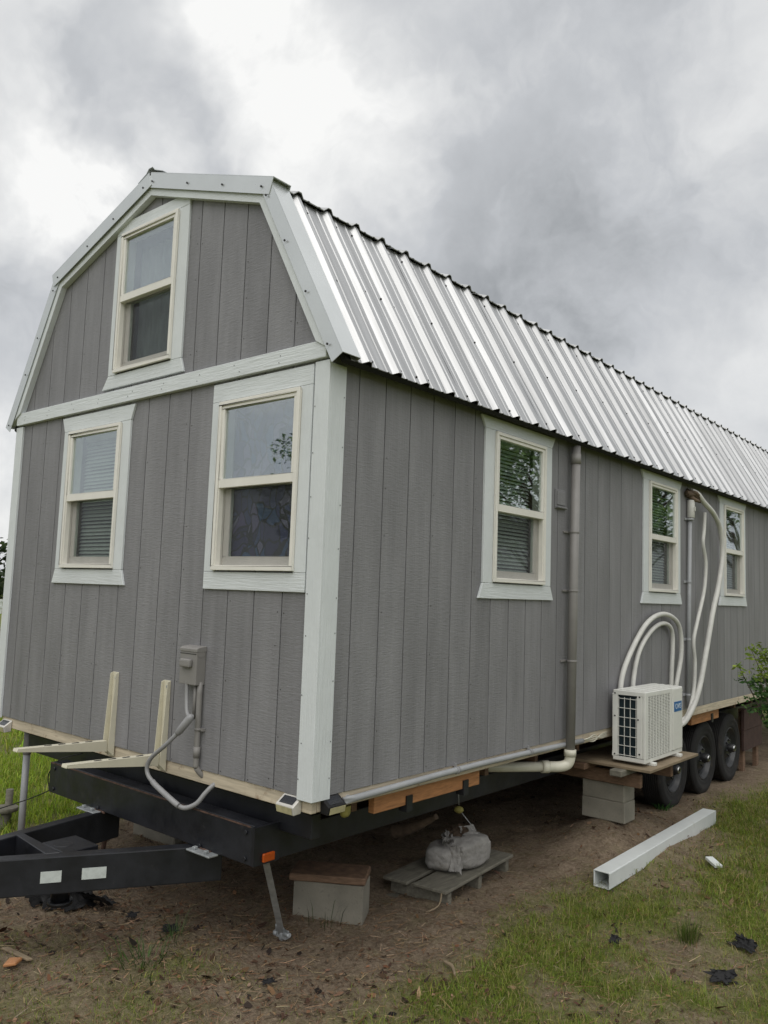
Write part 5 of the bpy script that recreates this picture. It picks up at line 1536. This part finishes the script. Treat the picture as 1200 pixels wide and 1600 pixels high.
def tree_meshes(h, crown_r, seed, kind):
    r_ = random.Random(seed)
    tr = MB()
    pts, rr = [], []
    for i in range(7):
        t = i / 6
        pts.append(Vector((r_.uniform(-.05, .05) * h * .3, r_.uniform(-.05, .05) * h * .3, t * h * (0.92 if kind == 'pine' else 0.7)))); rr.append(h * 0.022 * (1 - 0.8 * t) + 0.01)
    pts[0] = Vector((0, 0, -0.2))
    tr.tube(pts, rr, 8, True, 2)
    cs, rs = [], []
    nl = 34 if kind == 'oak' else 24
    for k in range(nl):
        t = r_.uniform(0.35, 1.0) if kind == 'oak' else r_.uniform(0.5, 1.0)
        base = pts[min(6, int(t * 6))]
        a = r_.uniform(0, 6.28)
        if kind == 'oak':
            rad = crown_r * (1 - abs(t - 0.6) * 0.9) * r_.uniform(.35, 1); zz = h * (0.32 + 0.66 * t * r_.uniform(.8, 1.05))
        else:
            rad = crown_r * (1.25 - t) * r_.uniform(.5, 1.1); zz = h * t * 0.97
        e_ = Vector((math.cos(a) * rad, math.sin(a) * rad, zz))
        tr.tube([base, base.lerp(e_, .5) + Vector((0, 0, .04 * h)), e_], [h * .007, h * .005, h * .002], 5, False)
        cs.append(e_); rs.append(crown_r * r_.uniform(.16, .34))
    return tr, cs, rs


OAK = [(0.065, 0.126, 0.032), (0.092, 0.165, 0.042), (0.126, 0.211, 0.050), (0.050, 0.096, 0.027), (0.173, 0.252, 0.065)]
PINE = [(0.025, 0.042, 0.018), (0.034, 0.055, 0.022), (0.045, 0.062, 0.028)]


def tree(name, kind, seed, h, cr, per, size, cols):
    tr, cs, rs = tree_meshes(h, cr, seed, kind)
    tm = tr.mesh('trunk', 'bark')
    V, F, lo, T = leaf_cloud([tuple(c) for c in cs], rs, per, size, cols, seed, 0.7)
    cm = fast_mesh('crown', V, F, lo, 'leaf', T)
    return tm, cm


def place_tree(name, ms, x, y, rot, s, label, group):
    t = thing(name, label, 'tree', (x, y, gzs(x, y)), group)
    t.rotation_euler = (0, 0, rot); t.scale = (s, s, s)
    link('trunk', ms[0], t); set_kind(link('crown', ms[1], t), 'thing')
    return t


oak = tree('oak_tree', 'oak', 5, 8.5, 3.4, 330, 0.11, OAK)
oak2 = tree('oak_tree', 'oak', 9, 8.0, 3.0, 330, 0.11, OAK)
pine = tree('pine_tree', 'pine', 12, 14.0, 2.6, 160, 0.20, PINE)
gy_ = 'yard trees mirrored in the window panes'
place_tree('oak_tree', oak, 6.0, 13.4, 0.3, 0.70, 'broad green yard tree mirrored in the first side window', gy_)
place_tree('oak_tree', oak2, 7.0, 19.5, 2.1, 0.85, 'round green yard tree mirrored in the second side window', gy_)
place_tree('oak_tree', oak, 6.0, 28.0, 4.0, 1.0, 'broad green yard tree mirrored in the third side window', gy_)
place_tree('oak_tree', oak, -10.9, -11.8, 1.0, 0.62, 'dark leafy tree mirrored in the right front window pane', gy_)
place_tree('pine_tree', pine, -43.5, 20.5, 0.2, 0.52, 'tall thin pine rising above the tree line at the left edge', 'trees along the far field')
place_tree('pine_tree', pine, -47.0, 19.0, 2.2, 0.40, 'lower pine at the far left end of the field', 'trees along the far field')
place_tree('pine_tree', pine, -50.0, 25.0, 3.2, 0.45, 'far pine mostly hidden behind the corner of the house', 'trees along the far field')
# the far wood behind the field reads as one mass
rw = np.random.default_rng(77)
cs, rs = [], []
for k in range(420):
    a = rw.uniform(R(95), R(200)); d_ = rw.uniform(58, 74)
    cs.append((math.cos(a) * d_, math.sin(a) * d_, G0 + rw.uniform(0.3, 4.6) ** 1.0)); rs.append(rw.uniform(1.0, 2.4))
V, F, lo, T = leaf_cloud(cs, rs, 110, 0.34, [(0.03, 0.05, 0.02), (0.04, 0.065, 0.025), (0.055, 0.08, 0.03)], 78)
w_o = set_kind(link('far_wood', fast_mesh('far_wood', V, F, lo, 'leaf', T)), 'stuff')
w_o['label'] = 'low dark wood closing the far side of the field'
fn = thing('rail_fence', 'white rail fence far across the left field', 'fence', (-42, 14, G0))
for k in range(14):
    MB().box((-38.5 - 0.3 * k - 0.05, 5 + 2.0 * k, G0 - 0.1), (-38.5 - 0.3 * k + 0.05, 5.1 + 2.0 * k, G0 + 0.75)).build('fence_post', 'vinyl_post', fn)
for z in (0.62, 0.30):
    MB().prism([(-38.45, 5, G0 + z), (-42.35, 31, G0 + z), (-42.31, 31, G0 + z), (-38.41, 5, G0 + z)], (0, 0, 0.10)).build('fence_rail', 'vinyl_post', fn)

# leafy shrub at the right edge
sh = thing('leafy_shrub', 'leafy green shrub reaching in from the right in front of the wall', 'shrub', (1.16, 4.25, G0))
stm = MB(); cs, rs = [], []
r_ = random.Random(4)
SB = Vector((1.16, 4.25, gzs(1.16, 4.25)))
tips = [(0.84, 4.05, 0.46), (0.96, 4.2, 0.62), (0.90, 4.35, 0.34), (1.02, 4.0, 0.36), (1.0, 4.45, 0.50), (1.12, 4.1, 0.72), (1.2, 4.3, 0.66), (1.05, 4.25, 0.22), (0.98, 4.15, 0.30), (1.0, 4.35, 0.40), (1.05, 4.5, 0.10), (0.93, 4.1, 0.57), (1.1, 4.5, 0.2), (1.35, 4.0, 0.5), (1.45, 4.4, 0.6), (1.5, 4.1, 0.3), (1.6, 4.5, 0.2), (1.3, 4.6, 0.4), (1.25, 3.9, 0.15), (0.92, 4.3, 0.52), (1.06, 4.2, 0.56), (1.02, 4.4, 0.66), (1.14, 4.2, 0.05)]
for tp in tips:
    tpv = Vector(tp) + Vector((-0.21, 0, 0)); mid = SB.lerp(tpv, .55) + Vector((r_.uniform(-.04, .04), r_.uniform(-.04, .04), .10))
    stm.tube([SB + Vector((r_.uniform(-.05, .05), r_.uniform(-.05, .05), 0)), mid, tpv], [0.011, 0.007, 0.002], 6, False, 4)
    for q in range(7):
        t_ = 0.62 + 0.38 * q / 6
        c_ = mid.lerp(tpv, (t_ - .5) * 2) + Vector((r_.uniform(-.05, .05), r_.uniform(-.05, .05), r_.uniform(-.04, .04)))
        cs.append(tuple(c_)); rs.append(r_.uniform(.045, .085))
stm_o = stm.build('stems', 'bark', sh)
cs = np.array(cs)
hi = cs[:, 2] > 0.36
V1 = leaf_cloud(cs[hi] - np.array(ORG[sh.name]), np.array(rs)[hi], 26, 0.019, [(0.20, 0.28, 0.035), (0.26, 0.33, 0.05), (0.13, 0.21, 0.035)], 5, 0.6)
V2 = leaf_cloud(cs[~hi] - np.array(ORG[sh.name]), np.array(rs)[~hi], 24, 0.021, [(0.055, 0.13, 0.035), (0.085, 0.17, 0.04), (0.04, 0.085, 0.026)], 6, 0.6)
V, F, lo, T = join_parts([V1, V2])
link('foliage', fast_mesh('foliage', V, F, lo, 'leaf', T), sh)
